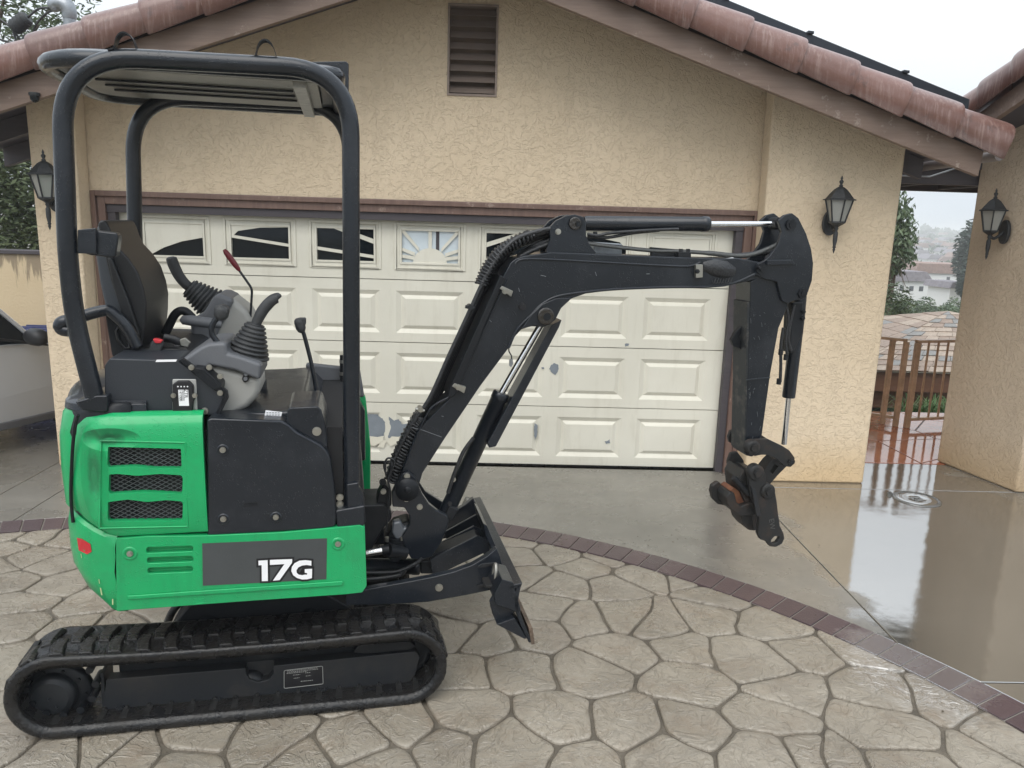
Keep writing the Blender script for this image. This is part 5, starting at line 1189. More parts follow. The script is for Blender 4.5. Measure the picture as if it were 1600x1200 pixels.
# upper bracket for the arm cylinder
for y0, y1 in ((-.062, -.044), (.044, .062)):
    P([(853, 394), (860, 372), (858, 356), (868, 345), (884, 337), (898, 335), (912, 339), (916, 350), (916, 368), (921, 382), (932, 395), (925, 400), (860, 398)], y0, y1, 'cylinder_bracket', BLACKP, boom, .003, 2, face=-.062)
x, z = ml(902, 350, -.062); MB().ycyl(x, z, -.072, .072, .022, 20).ycyl(x, z, -.074, -.078, .012, 6).build('bracket_pin', BLACKM, boom); bolt(872, 362, -.065, boom, .010)
# arm cylinder
def cyl2(name, a, b, c_, y, rb, rr, par=None, mt_=None):
    o_ = MB(); A_, B_, C_ = mp3(*a, y), mp3(*b, y), mp3(*c_, y); d = (B_-A_).normalized(); o_.tube([A_, A_+d*.01, B_-d*.035, B_-d*.034, B_-d*.004, B_], [rb*.9, rb, rb, rb*1.07, rb*1.07, rb*.95], 24); ob = o_.build(name, mt_ or BLACKP, par or ex)
    MB().cyl(B_, C_, rr, 16).build('piston_rod', CHROME, ob); return ob
ac = cyl2('arm_cylinder', (912, 349), (1107, 350), (1212, 350), 0, .0325, .0125)
for p in ac.data.polygons: pass
MB().ycyl(*ml(1213, 349, 0), -.035, .035, .027, 20).build('rod_eye', BLACKM, ac)
MB().tube(spline([tuple(mp3(a, b, -.04)) for a, b in ((918, 366), (935, 368), (955, 364), (1010, 360), (1060, 358))], 5), .007, 8).tube(spline([tuple(mp3(a, b, -.03)) for a, b in ((918, 370), (950, 371), (990, 364), (1030, 360))], 5), .007, 8).build('cylinder_hose', HOSE, ac)
MB().cyl(mp3(930, 362, -.02), mp3(930, 371, -.02), .010, 8).build('fitting', BEAMP, ac)
# steel pipes along the boom top, hose clamps, work-light box behind
for (yy, dy) in ((-.045, 0), (.02, -1)):
    MB().tube(spline([tuple(mp3(a, b+dy, yy)) for a, b in ((915, 380), (960, 386), (1020, 392), (1060, 393), (1108, 396), (1150, 400), (1175, 398), (1200, 389), (1218, 380))], 5), [.0075]*20+[.0095]*21, 8).build('hydraulic_pipe', HOSE if dy else mat('worn_hose', (.06, .062, .06), .45, bump=.5, bscale=90), boom)
P([(1017, 386), (1040, 388), (1078, 391), (1078, 406), (1018, 404)], .0, .02, 'pipe_bracket', BEAMP, boom, .002)
cl_ = P([(1060, 394), (1080, 395), (1080, 404), (1060, 403)], -.07, -.03, 'pipe_clamp', BLACKM, boom, .002)
for q in ((1064, 391), (1075, 391)): x, z = ml(*q, -.05); MB().cyl((x, -.05, z-.014), (x, -.05, z+.006), .009, 6).build('bolt', BEAMP, cl_)
wl_ = P([(927, 378), (973, 381), (972, 400), (928, 398)], .09, .15, 'work_light', GALV, boom, .006, face=.09)
# taped hose bundle at the boom tip
MB().tube([mp3(1094, 415, -.045), mp3(1110, 417, -.05), mp3(1128, 421, -.05), mp3(1143, 424, -.045)], [.035, .045, .048, .035], 12).build('taped_bundle', HOSE, boom)
P([(1133, 404), (1147, 402), (1149, 410), (1138, 414)], -.07, -.055, 'silver_tape', mat('silver_tape', (.5, .5, .5), .35, metal=.5), boom, .003, 2, face=-.07)
for k2 in range(7):
    a = 1112+k2*4.2; MB().tube(spline([tuple(mp3(a, 436+(k2 % 3), -.082)), tuple(mp3(a+3, 443, -.09)), tuple(mp3(a+7, 434, -.082))], 4), .0018, 4).build('zip_tie', HOSE, boom)
# hoses: left side bundle from swing post over the elbow
rnd = random.Random(15)
main = [(613, 752), (622, 722), (635, 694), (652, 662), (677, 622), (706, 560), (734, 500), (757, 450), (767, 426), (782, 404), (806, 380), (836, 369), (862, 364)]
for i in range(6):
    off = (i-2.2)*4.6; pts = []
    for k2, (a, b) in enumerate(main):
        f = min(1, k2/3) if k2 < 9 else max(0, (12-k2)/4); nx_, ny_ = (.9, .35) if k2 < 9 else (.35, .9)
        pts.append(tuple(mp3(a+off*nx_*(.8 if k2 < 4 else .55)+rnd.uniform(-1.5, 1.5)*(k2 < 4 or k2 > 7), b+off*ny_*.6+rnd.uniform(-1.5, 1.5), -.055+i*.027)))
    MB().tube(spline(pts, 6), .0098, 9).build('boom_hose', HOSE, boom)
main2 = [(796, 428), (806, 408), (822, 396), (850, 384), (872, 378)]
for i in range(3): MB().tube(spline([tuple(mp3(a+i*3, b-i*5, -.03+i*.03)) for a, b in main2], 6), .010, 8).build('boom_hose', HOSE, boom)
# spiral wrap at bends
for seg_, n_, r_ in (([(614, 750), (622, 722), (634, 694), (650, 664), (660, 650)], 26, .036), ([(752, 445), (760, 424), (776, 400), (800, 381), (830, 368)], 22, .026)):
    q = spline([tuple(mp3(a, b, -.01)) for a, b in seg_], 24); w_ = MB(); hel = []
    for i, p in enumerate(q):
        t_ = (q[min(len(q)-1, i+1)]-q[max(0, i-1)]).normalized(); y_ = Vector((0, 1, 0)); n2 = t_.cross(y_).normalized(); a = i/len(q)*n_*2*math.pi; hel.append(p+(n2*math.cos(a)*r_+y_*math.sin(a)*(r_+.03)))
    core = [p for p in q[::6]]; w_.tube(core, r_*.93, 10); 
    for i in range(0, len(hel)-1, 1): pass
    w_.tube(spline([tuple(h) for h in hel], 2), .0052, 5); w_.build('spiral_wrap', HOSE, boom)
for q in ((735, 480), (657, 640)): MB().ycyl(*ml(*q, -.10), -.105, -.06, .012, 8).cyl(mp3(q[0]-8, q[1]-1, -.09), mp3(q[0]+6, q[1]+2, -.09), .007, 8).build('hose_clamp', BEAMP if q[0] > 700 else STEEL, boom)
MB().tube(spline([tuple(mp3(a, b, -.02)) for a, b in ((796, 538), (795, 548), (799, 556), (799, 563))], 4), .003, 5).build('dangling_wire', HOSE, boom); P([(796, 562), (801, 560), (802, 568), (799, 574), (796, 572)], -.024, -.016, 'wire_plug', GALV, boom, .001)
# boom cylinder under the boom with guard plate
bc_ = cyl2('boom_cylinder', (694, 808), (784, 613), (849, 500), 0, .036, .015)
P([(695, 806), (702, 790), (718, 796), (708, 815), (697, 817)], -.05, .05, 'cylinder_base', BLACKM, bc_, .008)
gp_ = P([(862, 508), (878, 500), (874, 511), (775, 698), (764, 700), (762, 692)], -.045, .055, 'rod_guard', BLACKP, bc_, .004)
MB().tube(spline([tuple(mp3(a, b, -.05)) for a, b in ((740, 684), (724, 706), (714, 730), (708, 745), (700, 770))], 5), .009, 8).build('cylinder_pipe', HOSE, bc_)
bolt(708, 749, -.045, bc_, .010); bolt(703, 787, -.045, bc_, .008, BEAMP)
# ---- arm (dipper)
ay = .07
arm_pts = [(1172, 440), (1178, 432), (1192, 428), (1216, 400), (1228, 384), (1236, 470), (1217, 513), (1204, 585), (1191, 679), (1186, 700), (1178, 712), (1168, 714), (1165, 700), (1168, 600)]
arm_pts = [(1173, 440), (1190, 430), (1232, 440), (1233, 474), (1217, 513), (1204, 585), (1191, 679), (1187, 702), (1176, 714), (1166, 712), (1165, 690), (1168, 600)]
arm = P(arm_pts, -ay, ay, 'arm', BLACKP, None, .005, 2); arm['label'] = 'black dipper arm, scuffed bare along its rear edge'
for y0, y1 in ((-ay-.016, -ay+.004), (ay-.004, ay+.016)):
    P([(1216, 345), (1226, 336), (1238, 333), (1248, 341), (1260, 365), (1268, 390), (1271, 412), (1269, 438), (1263, 456), (1256, 467), (1240, 470), (1231, 474), (1222, 470), (1214, 440), (1196, 436), (1180, 430), (1184, 412), (1194, 408), (1203, 400), (1216, 382), (1222, 362)], y0, y1, 'arm_side_plate', BLACKP, arm, .003, 2, face=-ay-.016)
P([(1196, 406), (1236, 406), (1240, 413), (1196, 414)], -ay-.03, -ay-.014, 'stiffener', BLACKP, arm, .003, 2, face=-ay-.016)
for q, r_ in (((1235, 351), .024), ((1189, 420), .026), ((1253, 458), .022)):
    x, z = ml(*q, -ay-.016); MB().ycyl(x, z, -ay-.026, ay+.026, r_, 24).ycyl(x, z, -ay-.028, -ay-.032, r_*.5, 6).build('pivot_pin', BLACKM, arm)
welt([(1166, 594), (1180, 592), (1203, 590)], -ay-.001, .003, par=arm)
SCF = paint('scuffed_arm_edge', (.025, .028, .03), (.13, .12, .105), .5, .9, .1, .2, 14)
_b = [ml(1168.5, 472, -ay), ml(1166.5, 600, -ay), ml(1163.5, 708, -ay), ml(1168, 710, -ay), ml(1171, 600, -ay), ml(1173, 472, -ay)]
MB().prism(_b, -ay+.004, ay-.004).build('worn_edge', SCF, arm, bevel=.002)
sca = MB(); rnd = random.Random(5)
for i in range(26):
    a = rnd.uniform(1155, 1200); b = rnd.uniform(480, 700)
    if a > 1208-(b-480)*.09: continue
    if a < 1170: a = 1172+rnd.random()*6
    sca.tube([mp3(a, b, -ay-.0005), mp3(a+rnd.uniform(-2, 2), b+rnd.uniform(1, 8), -ay-.0005)], .0009, 3)
sca.build('paint_scratch', SCRB, arm)
hk = P([(1150, 520), (1165, 504), (1167, 512), (1157, 526), (1160, 534), (1167, 540), (1166, 560), (1158, 545), (1148, 542), (1144, 532)], -.012, .012, 'thumb_bracket', BLACKM, arm, .003, face=-.02)
bolt(1186, 418, -ay-.03, arm, .006, BLACKPR)
# bucket cylinder
bk_ = MB(); A_, B_, C_ = mp3(1251, 462, 0), mp3(1232, 621, 0), mp3(1225, 694, 0); d = (B_-A_).normalized(); bk_.tube([A_, A_.lerp(B_, .2), B_-d*.004, B_], [.028, .031, .031, .028], 22); bkc = bk_.build('bucket_cylinder', BLACKP, arm)
for p in bkc.data.polygons: p.use_smooth = True
MB().cyl(B_, C_, .013, 14).build('piston_rod', CHROME, bkc)
P([(1238, 473), (1256, 471), (1256, 520), (1250, 530), (1240, 552), (1234, 552)], -.042, .03, 'port_block', BLACKM, bkc, .008)
for pts in ([(1228, 478), (1232, 500), (1228, 530), (1230, 555)], [(1224, 512), (1220, 540), (1220, 568), (1219, 597)], [(1241, 476), (1236, 500), (1232, 530), (1236, 548)]):
    MB().tube(spline([tuple(mp3(a, b, -.045)) for a, b in pts], 5), .0075, 8).build('cylinder_hose', HOSE, bkc)
for q in ((1220, 550), (1217, 596), (1228, 558)): x, z = ml(*q, -.045); MB().cyl((x, -.045, z-.014), (x, -.045, z+.014), .011, 6).build('fitting', BLACKM, bkc)
for q in ((1255, 487), (1254, 497)): bolt(q[0], q[1], -.045, bkc, .009, BLACKM)
for pts in ([(1196, 404), (1214, 384), (1222, 366), (1217, 350)], [(1150, 400), (1185, 396), (1205, 392), (1222, 378)]):
    MB().tube(spline([tuple(mp3(a, b, .01)) for a, b in pts], 5), .012, 8).build('arm_hose', HOSE, arm)
# link plates
lk = None
for y0, y1 in ((-.105, -.085), (.085, .105)):
    lk = P([(1168, 700), (1172, 690), (1180, 687), (1200, 686), (1223, 697), (1234, 704), (1242, 715), (1242, 724), (1236, 730), (1226, 729), (1214, 718), (1200, 711), (1190, 711), (1180, 713), (1170, 709)], y0, y1, 'bucket_link', IRON, arm, .004, 2, face=-.105)
    if y0 < 0: lkn = lk
ht = empty_ = None
hitch = P([(1170, 742), (1175, 728), (1186, 726), (1196, 740), (1198, 755), (1210, 760), (1214, 783), (1216, 800), (1219, 822), (1225, 834), (1226, 842), (1222, 850), (1213, 855), (1203, 854), (1197, 846), (1188, 843), (1184, 834), (1186, 812), (1180, 790), (1172, 770)], -.115, -.09, 'quick_hitch', IRON, None, .005, 2)
cut(hitch, [MB().prism(mpl([(1206, 843), (1211, 838), (1217, 838), (1218, 842), (1214, 848), (1208, 850), (1205, 847)], -.115), -.2, -.05)])
P([(1170, 742), (1175, 728), (1186, 726), (1196, 740), (1198, 755), (1210, 760), (1214, 783), (1216, 800), (1219, 822), (1225, 834), (1226, 842), (1222, 850), (1213, 855), (1203, 854), (1197, 846), (1188, 843), (1184, 834), (1186, 812), (1180, 790), (1172, 770)], .09, .115, 'hitch_plate', IRON, hitch, .005, 2, face=-.115)
P([(1172, 750), (1176, 738), (1190, 740), (1196, 760), (1180, 785)], -.089, .089, 'hitch_block', IRON, hitch, .008, face=-.09)
P([(1158, 750), (1166, 735), (1172, 745), (1180, 778), (1178, 790), (1168, 788), (1160, 770)], -.07, .085, 'hitch_block', IRON, hitch, .006, face=-.09)
hook = P([(1142, 770), (1150, 772), (1153, 786), (1160, 792), (1176, 786), (1188, 784), (1189, 806), (1170, 808), (1158, 808), (1146, 800), (1138, 790), (1137, 778)], -.08, .075, 'pin_hook', IRON, hitch, .008, 3, face=-.09)
MB().tube([mp3(1124, 770, 0)+Vector((0, -.105, 0)), mp3(1124, 770, 0)+Vector((0, -.085, 0))], .001, 4) 
P([(1120, 754), (1124, 753), (1133, 764), (1140, 770), (1140, 786), (1132, 790), (1122, 788), (1114, 780), (1111, 768), (1113, 759)], .02, .05, 'pin_hook', IRON, hitch, .006, 3, face=.02)
P([(1140, 767), (1146, 762), (1176, 780), (1172, 790), (1158, 794), (1152, 788)], -.05, .05, 'rusty_plate', RUST, hitch, .004, face=-.05)
MB().cyl(mp3(1146, 746, -.08), mp3(1170, 772, -.085), .014, 12).build('hitch_spring', BLACKM, hitch)
P([(1173, 760), (1180, 765), (1188, 806), (1181, 806)], -.128, -.116, 'lock_bar', BEAMP, hitch, .003, face=-.12)
P([(1162, 808), (1180, 806), (1184, 833), (1174, 832), (1166, 822)], -.06, .06, 'hitch_block', IRON, hitch, .006, face=-.09)
for q, r_ in (((1176, 699), .034), ((1181, 738), .038), ((1199, 767), .036)):
    x, z = ml(*q, -.115); par = hitch if q[1] > 720 else lkn
    MB().lathe([(r_, .03), (r_, -.008), (r_*.9, -.012), (r_*.5, -.012)], (x, -.115, z), (0, 1, 0), 28).ycyl(x, z, -.127, -.137, .018, 6).build('hitch_pin', IRON, par)
x, z = ml(1236, 721, -.105); MB().ycyl(x, z, -.112, .11, .017, 18).build('link_pin', IRON, lkn); MB().ycyl(x, z, -.113, -.117, .009, 6).build('bolt', BEAMP, lkn)
sl = P([(1222, 722), (1232, 730), (1218, 744), (1206, 758), (1196, 752), (1192, 742), (1206, 724), (1212, 718)], -.035, .035, 'lower_link', IRON, hitch, .005, face=-.05)
cut(sl, [MB().prism(mpl([(1206, 738), (1213, 727), (1219, 730), (1210, 742)], -.05), -.2, .2)])
for i, (pts) in enumerate(([(1199, 818), (1208, 816), (1208, 825), (1199, 827)],)):
    pass
EMB = mat('embossed_letter', (.07, .07, .065), .5)
text('EW', 1206, 819, -.1158, .038, -78, EMB, hitch, 'embossed_letters')
# ---- dozer blade
ya, yb_ = -.36, .50
prof = mpl([(815, 913), (812, 932), (813, 951), (822, 975), (833, 1004), (829, 1003), (815, 980), (806, 958), (803, 935), (807, 914)], -.50)
top = Vector(ml(815, 913, -.5)); bot = Vector(ml(833, 1004, -.5)); mid = Vector(ml(811, 950, -.5))
pf = spline([tuple(top), tuple(mid), tuple(bot)], 8); th = .014
poly = [tuple(p) for p in pf]+[(p.x-th-.004, p.y) for p in reversed(pf)]
bd = MB().prism(poly, -.50, .50).build('dozer_blade', BLACKP, ex, bevel=.003)
MB().prism([(bot.x-.006, bot.y+.07), (bot.x+.006, bot.y-.004), (bot.x-.008, bot.y-.006), (bot.x-.022, bot.y+.07)], -.505, .505).build('cutting_edge', mat('worn_cutting_edge', (.12, .085, .06), .5, bump=.5, bscale=60, var=.4, vscale=9), bd, bevel=.001)
MB().prism([(top.x+.004, top.y+.006), (top.x-.055, top.y-.004), (top.x-.055, top.y-.02), (top.x-.002, top.y-.014)], -.50, .50).build('top_flange', BLACKP, bd, bevel=.003)
# end boxes with a plate and towing eye, near and far
for s_, fy in ((-1, -.50), (1, .30)):
    o0, o1 = (fy, fy+.16)
    e_ = P([(770, 924), (782, 900), (800, 905), (812, 950), (806, 952), (790, 945), (772, 940)], o0, o1, 'end_gusset', BLACKP, bd, .003, 1, face=-.47)
    P([(764, 938), (770, 926), (806, 950), (800, 956), (775, 972), (768, 955)], o0+.03, o0+.05, 'end_web', BLACKP, bd, .003, 1, face=-.45)
    P([(774, 972), (803, 962), (822, 994), (818, 995)], o0+.0, o1, 'lower_gusset', BLACKP, bd, .003, 1, face=-.48)
    tx, tz_ = ml(776, 908, -.40) ; tx += 0; yc = (-.40 if s_ < 0 else .36)
    pl_ = MB().prism(roundpoly([(tx-.055, yc-.035), (tx+.045, yc-.035), (tx+.045, yc+.045), (tx-.055, yc+.045)], .012, 3), tz_-.012, tz_, 'z').build('tie_down_plate', IRON, bd, bevel=.002)
    MB().tube(spline([(tx-.01, yc-.022, tz_), (tx-.008, yc-.02, tz_+.05), (tx-.006, yc, tz_+.075), (tx-.008, yc+.02, tz_+.05), (tx-.01, yc+.022, tz_)], 5), .0075, 8).build('tie_down_eye', mat('galvanised_eye', (.30, .29, .26), .35, metal=.6), pl_)
    lx = [Vector((pf[4].x-.021, 0, pf[2].y)), Vector((pf[8].x-.021, 0, pf[6].y))]
    MB().box(pf[3].x-.0265, pf[3].x-.0245, yc+.02*s_-.03, yc+.02*s_+.02, pf[6].y, pf[2].y).build('blue_label', BLUELBL, bd)
# push arms
arm_o = [(540, 926), (572, 921), (628, 911), (675, 902), (708, 894), (738, 883), (760, 870), (776, 857), (782, 870), (790, 905), (764, 923), (730, 930), (668, 941), (620, 944), (540, 946)]
pn = P(arm_o, -.32, -.285, 'push_arm', BLACKP, bd, .004, 2)
bolt(686, 918, -.322, pn, .013)
q = mpl(arm_o, -.32); MB().prism(q, .285, .32).build('push_arm', BLACKP, bd, bevel=.004)
for q in ([(746, 884), (752, 880), (772, 878), (774, 881), (760, 885), (749, 887)], [(745, 914), (758, 911), (759, 915), (747, 918)]):
    P(q, -.327, -.321, 'weld_bead', STEEL if 0 else BEAMP, pn, .002, face=-.32)
# lift cylinder and its bracket ribs
lc = cyl2('blade_cylinder', (540, 885), (656, 885), (665, 885), -.02, .036, .018)
P([(657, 877), (676, 876), (682, 886), (680, 897), (657, 897)], -.06, .03, 'rod_eye', BLACKM, lc, .006); x, z = ml(679, 889, -.06); MB().ycyl(x, z, -.07, .05, .016, 16).build('cylinder_pin', BLACKM, lc)
for yy in (-.075, .035):
    P([(672, 872), (745, 835), (762, 842), (764, 858), (700, 888), (685, 898), (674, 892)], yy, yy+.014, 'bracket_plate', BLACKP, bd, .002, face=-.06)
P([(669, 876), (673, 869), (745, 838), (752, 842), (757, 860), (720, 880)], -.058, .03, 'bracket_web', BLACKM, bd, .003, face=-.06)
P([(694, 832), (748, 802), (753, 806), (775, 857), (766, 872), (757, 870), (745, 833), (700, 850)], .13, .145, 'blade_stiffener', BLACKP, bd, .003, face=.13)
P([(748, 802), (754, 806), (775, 856), (770, 860), (751, 820)], -.12, .14, 'blade_stiffener', BLACKP, bd, .003, face=-.0)
MB().tube(spline([tuple(mp3(a, b, -.1)) for a, b in ((572, 905), (600, 903), (625, 898), (632, 890))], 5), .012, 8).tube(spline([tuple(mp3(a, b, -.1)) for a, b in ((572, 895), (620, 893), (650, 880), (660, 872))], 5), .009, 8).build('blade_hose', HOSE, ex)
# ================================================================ FENCE, LOWER ROOF, VALLEY
FENCEM = mat('brown_fence_paint', (.50, .34, .22), .42, bump=.2, bscale=60, var=.25, vscale=9)
C0 = onZ(1411, 668); 
t = empty('railing', (C0.x, C0.y, 0)); tag(t, 'brown metal railing with square posts at the end of the red patio', 'railing')
TZ = onY(1411, 535, C0.y).z; BZ = .07
def L3(p): return Vector((p[0]-C0.x, p[1]-C0.y, p[2] if len(p) > 2 else 0))
FR0 = Vector((C0.x+.02, C0.y, 0)); FR1 = Vector((6.4, 7.95, 0)); FL0 = Vector((C0.x-.04, C0.y+.06, 0)); FL1 = Vector((3.3, 8.05, 0))
def post(p, w, z1, nm='post', z0=0):
    a = L3(p); MB().box(a.x-w/2, a.x+w/2, a.y-w/2, a.y+w/2, z0, z1).build(nm, FENCEM, t, bevel=.003, seg=1)
def railbar(a, b, z, h, w, nm):
    a = L3(a); b = L3(b); d = (b-a).normalized(); n_ = Vector((-d.y, d.x, 0))*w/2; Z = Vector((0, 0, 1))
    vs = [a-n_+Z*z, a+n_+Z*z, b+n_+Z*z, b-n_+Z*z]; vs += [v+Z*h for v in vs]
    MB().add(vs, [[3, 2, 1, 0], [4, 5, 6, 7], [0, 1, 5, 4], [1, 2, 6, 5], [2, 3, 7, 6], [3, 0, 4, 7]]).build(nm, FENCEM, t, bevel=.003, seg=1)
post((C0.x+.035, C0.y), .05, TZ+.0); post((C0.x-.055, C0.y+.05), .045, TZ+.0)
px3 = onZ(1386, 664); pL = FL0+(FL1-FL0)*.13; post((pL.x, pL.y), .045, TZ)
for a, b in ((FR0, FR1), (FL0, FL1)):
    railbar(a, b, TZ+.001, .028, .06, 'top_rail'); railbar(a, b, BZ, .03, .035, 'bottom_rail')
for base, end, n_, st in ((FR0, FR1, 18, .118), (FL0, FL1, 8, .118)):
    d = (end-base).normalized()
    for i in range(1, n_):
        p = base+d*(.03+st*i)
        if base is FL0 and (p-pL).length < .05: continue
        post((p.x, p.y), .018, TZ-.001, 'picket', BZ+.031)
# lower building with shingle roof
SHX = mat('shingle', (.27, .215, .17), .75, bump=.5, bscale=60, var=.25, vscale=14)
SHL = [mat('shingle_tan', (.33, .265, .21), .7, bump=.5, bscale=50, var=.2, vscale=14), mat('shingle_brown', (.25, .19, .15), .7, bump=.5, bscale=50, var=.2, vscale=14), mat('shingle_grey', (.20, .195, .185), .7, bump=.5, bscale=50, var=.2, vscale=14)]
EY, AY = 9.9, 12.0
ez = onY(1440, 582, EY).z; apx_ = onY(1482, 487, AY); azz = apx_.z
exl = onY(1325, 582, EY).x; exr = apx_.x+ (apx_.x-exl)*1.25
low = empty('lower_building', (apx_.x, EY, ez)); tag(low, 'low brown timber building with a hipped shingle roof below the railing', 'outbuilding')
lo = Vector((apx_.x, EY, ez))
CFL, CFR, APX = Vector((exl, EY, ez)), Vector((exr, EY, ez)), Vector((apx_.x, AY, azz)); CBL = Vector((exl, AY+2.1, ez)); CBR = Vector((exr, AY+2.1, ez))
rb = MB(); rb.add([CFL-lo, CFR-lo, CBR-lo, CBL-lo, APX-lo], [[0, 1, 4], [1, 2, 4], [2, 3, 4], [3, 0, 4], [3, 2, 1, 0]])
rsh = rb.build('roof', SHX, low)
random.seed(5)
sh_mesh = {}
def shingle(P0, P1, Q1, Q0, n_, mi):
    up_ = n_*.018; dn = n_*.012
    vs = [P0+up_, P1+up_, Q1+dn, Q0+dn, P0, P1, Q1, Q0]; c_ = sum(vs, Vector((0, 0, 0)))/8
    o_ = MB().add([v-c_ for v in vs], [[0, 1, 2, 3], [7, 6, 5, 4], [0, 4, 5, 1], [1, 5, 6, 2], [2, 6, 7, 3], [3, 7, 4, 0]]).build('shingle', SHL[mi], rsh); o_.location = c_-lo; o_.parent = rsh
def face(A, B, T, rows, wid):
    n_ = (B-A).cross(T-A).normalized()
    if n_.z < 0: n_ = -n_
    for r_ in range(rows):
        f0, f1 = r_/rows, min(1, (r_+1.25)/rows); a0, b0 = A.lerp(T, f0), B.lerp(T, f0); a1, b1 = A.lerp(T, f1), B.lerp(T, f1)
        Lr = (b0-a0).length; k_ = max(1, int(Lr/wid)); off = random.random()*.8
        cuts_ = [0]+sorted(min(.999, max(0.001, (i+off)/k_+random.uniform(-.15, .15)/k_)) for i in range(k_))+[1]
        for u, v in zip(cuts_, cuts_[1:]):
            if (v-u)*Lr < .03: continue
            e = .004/Lr; jz = n_*random.uniform(0, .012); st = (a0-a1).normalized()*random.uniform(0, .02)
            shingle(a0.lerp(b0, u+e)+jz+st, a0.lerp(b0, v-e)+jz+st, a1.lerp(b1, v-e), a1.lerp(b1, u+e), n_, random.choice((0, 0, 1, 1, 2)))
face(CFL, CFR, APX, 13, .20); face(CBL, CFL, APX, 9, .34)
FASC = m_wood('brown_fascia', (.14, .065, .04), (.20, .10, .06), .5, None, (3, 30, 30))
DKW = mat('dark_block_wall', (.05, .042, .05), .7, bump=.4, bscale=14)
def lw(mb_): mb_.v = [(x-lo.x, y-lo.y, z-lo.z) for x, y, z in mb_.v]; return mb_
lw(MB().box(exl+.05, exr-.05, EY+.05, EY+.09, ez-.28, ez-.02)).build('fascia', FASC, low, bevel=.004)
lw(MB().box(exl+.15, exr-.15, EY+.16, EY+.20, ez-.53, ez-.285)).build('fascia', FASC, low, bevel=.004)
for i in range(9):
    for j in range(4):
        lw(MB().box(exl+.3+i*.46, exl+.3+i*.46+.45, EY+.3, EY+.42, ez-1.9+j*.34, ez-1.9+j*.34+.33)).build('block', DKW, low, bevel=.006, seg=1)
# foliage helper
def leafmat(name, a, b):
    k = NB(name); r_ = k.noise(k.tc, 2.2, 3); c = k.mix(k.ramp(r_, [(.3, 0.), (.7, 1.)]), a, b); k.set('Base Color', c); k.set('Roughness', .55); k.set('Specular IOR Level', .4)
    return k.M
LF1 = leafmat('tree_leaves', (.030, .052, .022), (.075, .105, .045)); LF2 = leafmat('grass_blades', (.04, .11, .02), (.11, .22, .05)); LF3 = leafmat('pepper_leaves', (.05, .085, .045), (.12, .16, .08))
LF5 = leafmat('dense_leaves', (.05, .075, .035), (.12, .15, .07)); LF4 = leafmat('pine_needles', (.022, .04, .032), (.045, .07, .05)); BARK = mat('bark', (.10, .075, .055), .85, bump=.8, bscale=30, var=.3, vscale=8)
def leaf_cloud(blobs, n, size, rnd, flat=.45, droop=0, inner=.35):
    mb_ = MB(); tot = sum(b[3]**2 for b in blobs)
    for (bx, by, bz, br, *sq) in blobs:
        sz = sq[0] if sq else 1
        for _ in range(int(n*br*br/tot)):
            d = Vector((rnd.gauss(0, 1), rnd.gauss(0, 1), rnd.gauss(0, 1))).normalized(); r_ = br*(inner+(1-inner)*rnd.random()**.6)
            p = Vector((bx, by, bz))+Vector((d.x, d.y, d.z*sz))*r_; a = Vector((rnd.gauss(0, 1), rnd.gauss(0, 1), rnd.gauss(0, flat)-droop)).normalized(); b = a.cross(Vector((rnd.gauss(0, 1), rnd.gauss(0, 1), rnd.gauss(0, 1)))).normalized(); s_ = size*rnd.uniform(.6, 1.4)
            mb_.add([p-a*s_, p+b*s_*.32, p+a*s_, p-b*s_*.32], [[0, 1, 2, 3]])
    return mb_
def tree(name, label, cat, base, h, blobs, n, size, lm, seed, group=None, tr=.12, droop=0, limbs=6):
    rnd = random.Random(seed); t_ = empty(name, base); tag(t_, label, cat, group)
    tk = MB(); top = Vector((blobs[0][0]*.6, blobs[0][1]*.6, h*.75)); tk.tube(spline([(0, 0, -.3), (top.x*.2, top.y*.2, h*.3), (top.x*.6, top.y*.6, h*.55), tuple(top)], 4), [tr*(1-.75*i/12) for i in range(13)], 8)
    for i in range(min(limbs, len(blobs))):
        b = blobs[i]; s_ = rnd.uniform(.35, .7); p0 = Vector((top.x*s_, top.y*s_, h*.75*s_)); p1 = Vector(b[:3]); tk.tube([p0, p0.lerp(p1, .5)+Vector((0, 0, .08*h)), p1], [tr*.5, tr*.3, tr*.08], 6)
        for _ in range(4):
            d = Vector((rnd.gauss(0, 1), rnd.gauss(0, 1), rnd.gauss(0, .7))).normalized()*b[3]; m0 = p0.lerp(p1, .8); tk.tube([m0, m0+d*.5, m0+d*1.02+Vector((0, 0, -droop*.3))], [tr*.12, tr*.07, tr*.03], 4)
    tk.build('trunk', BARK, t_); leaf_cloud(blobs, n, size, rnd, droop=droop).build('crown', lm, t_, recalc=False); return t_
# trees seen in the gap
def rel(px_, py_, Y, base): p = onY(px_, py_, Y); return (p.x-base[0], p.y-base[1], p.z-base[2])
b0 = onY(1388, 520, 16); b0.z = -2.3
tree('pepper_tree', 'drooping pale green pepper tree behind the right corner of the garage', 'tree', b0, 3.6,
     [(*rel(1398, 345, 16, b0), .34), (*rel(1402, 372, 16, b0), .36), (*rel(1404, 402, 16, b0), .38), (*rel(1388, 330, 16, b0), .5), (*rel(1378, 370, 16, b0), .7), (*rel(1392, 412, 16, b0), .3)], 2600, .07, LF3, 21, tr=.09, droop=1.4)
b1 = onY(1404, 520, 14); b1.z = -2.2
tree('bushy_shrub', 'dark green bushy shrub below the pepper tree at the garage corner', 'shrub', b1, 2.0, [(*rel(1393, 492, 14, b1), .42), (*rel(1410, 500, 14, b1), .27), (*rel(1385, 480, 14, b1), .5), (*rel(1402, 515, 14, b1), .4)], 2600, .045, LF1, 22, tr=.05)
b2 = onY(1522, 470, 60); b2.z = terr(b2.x, 60)
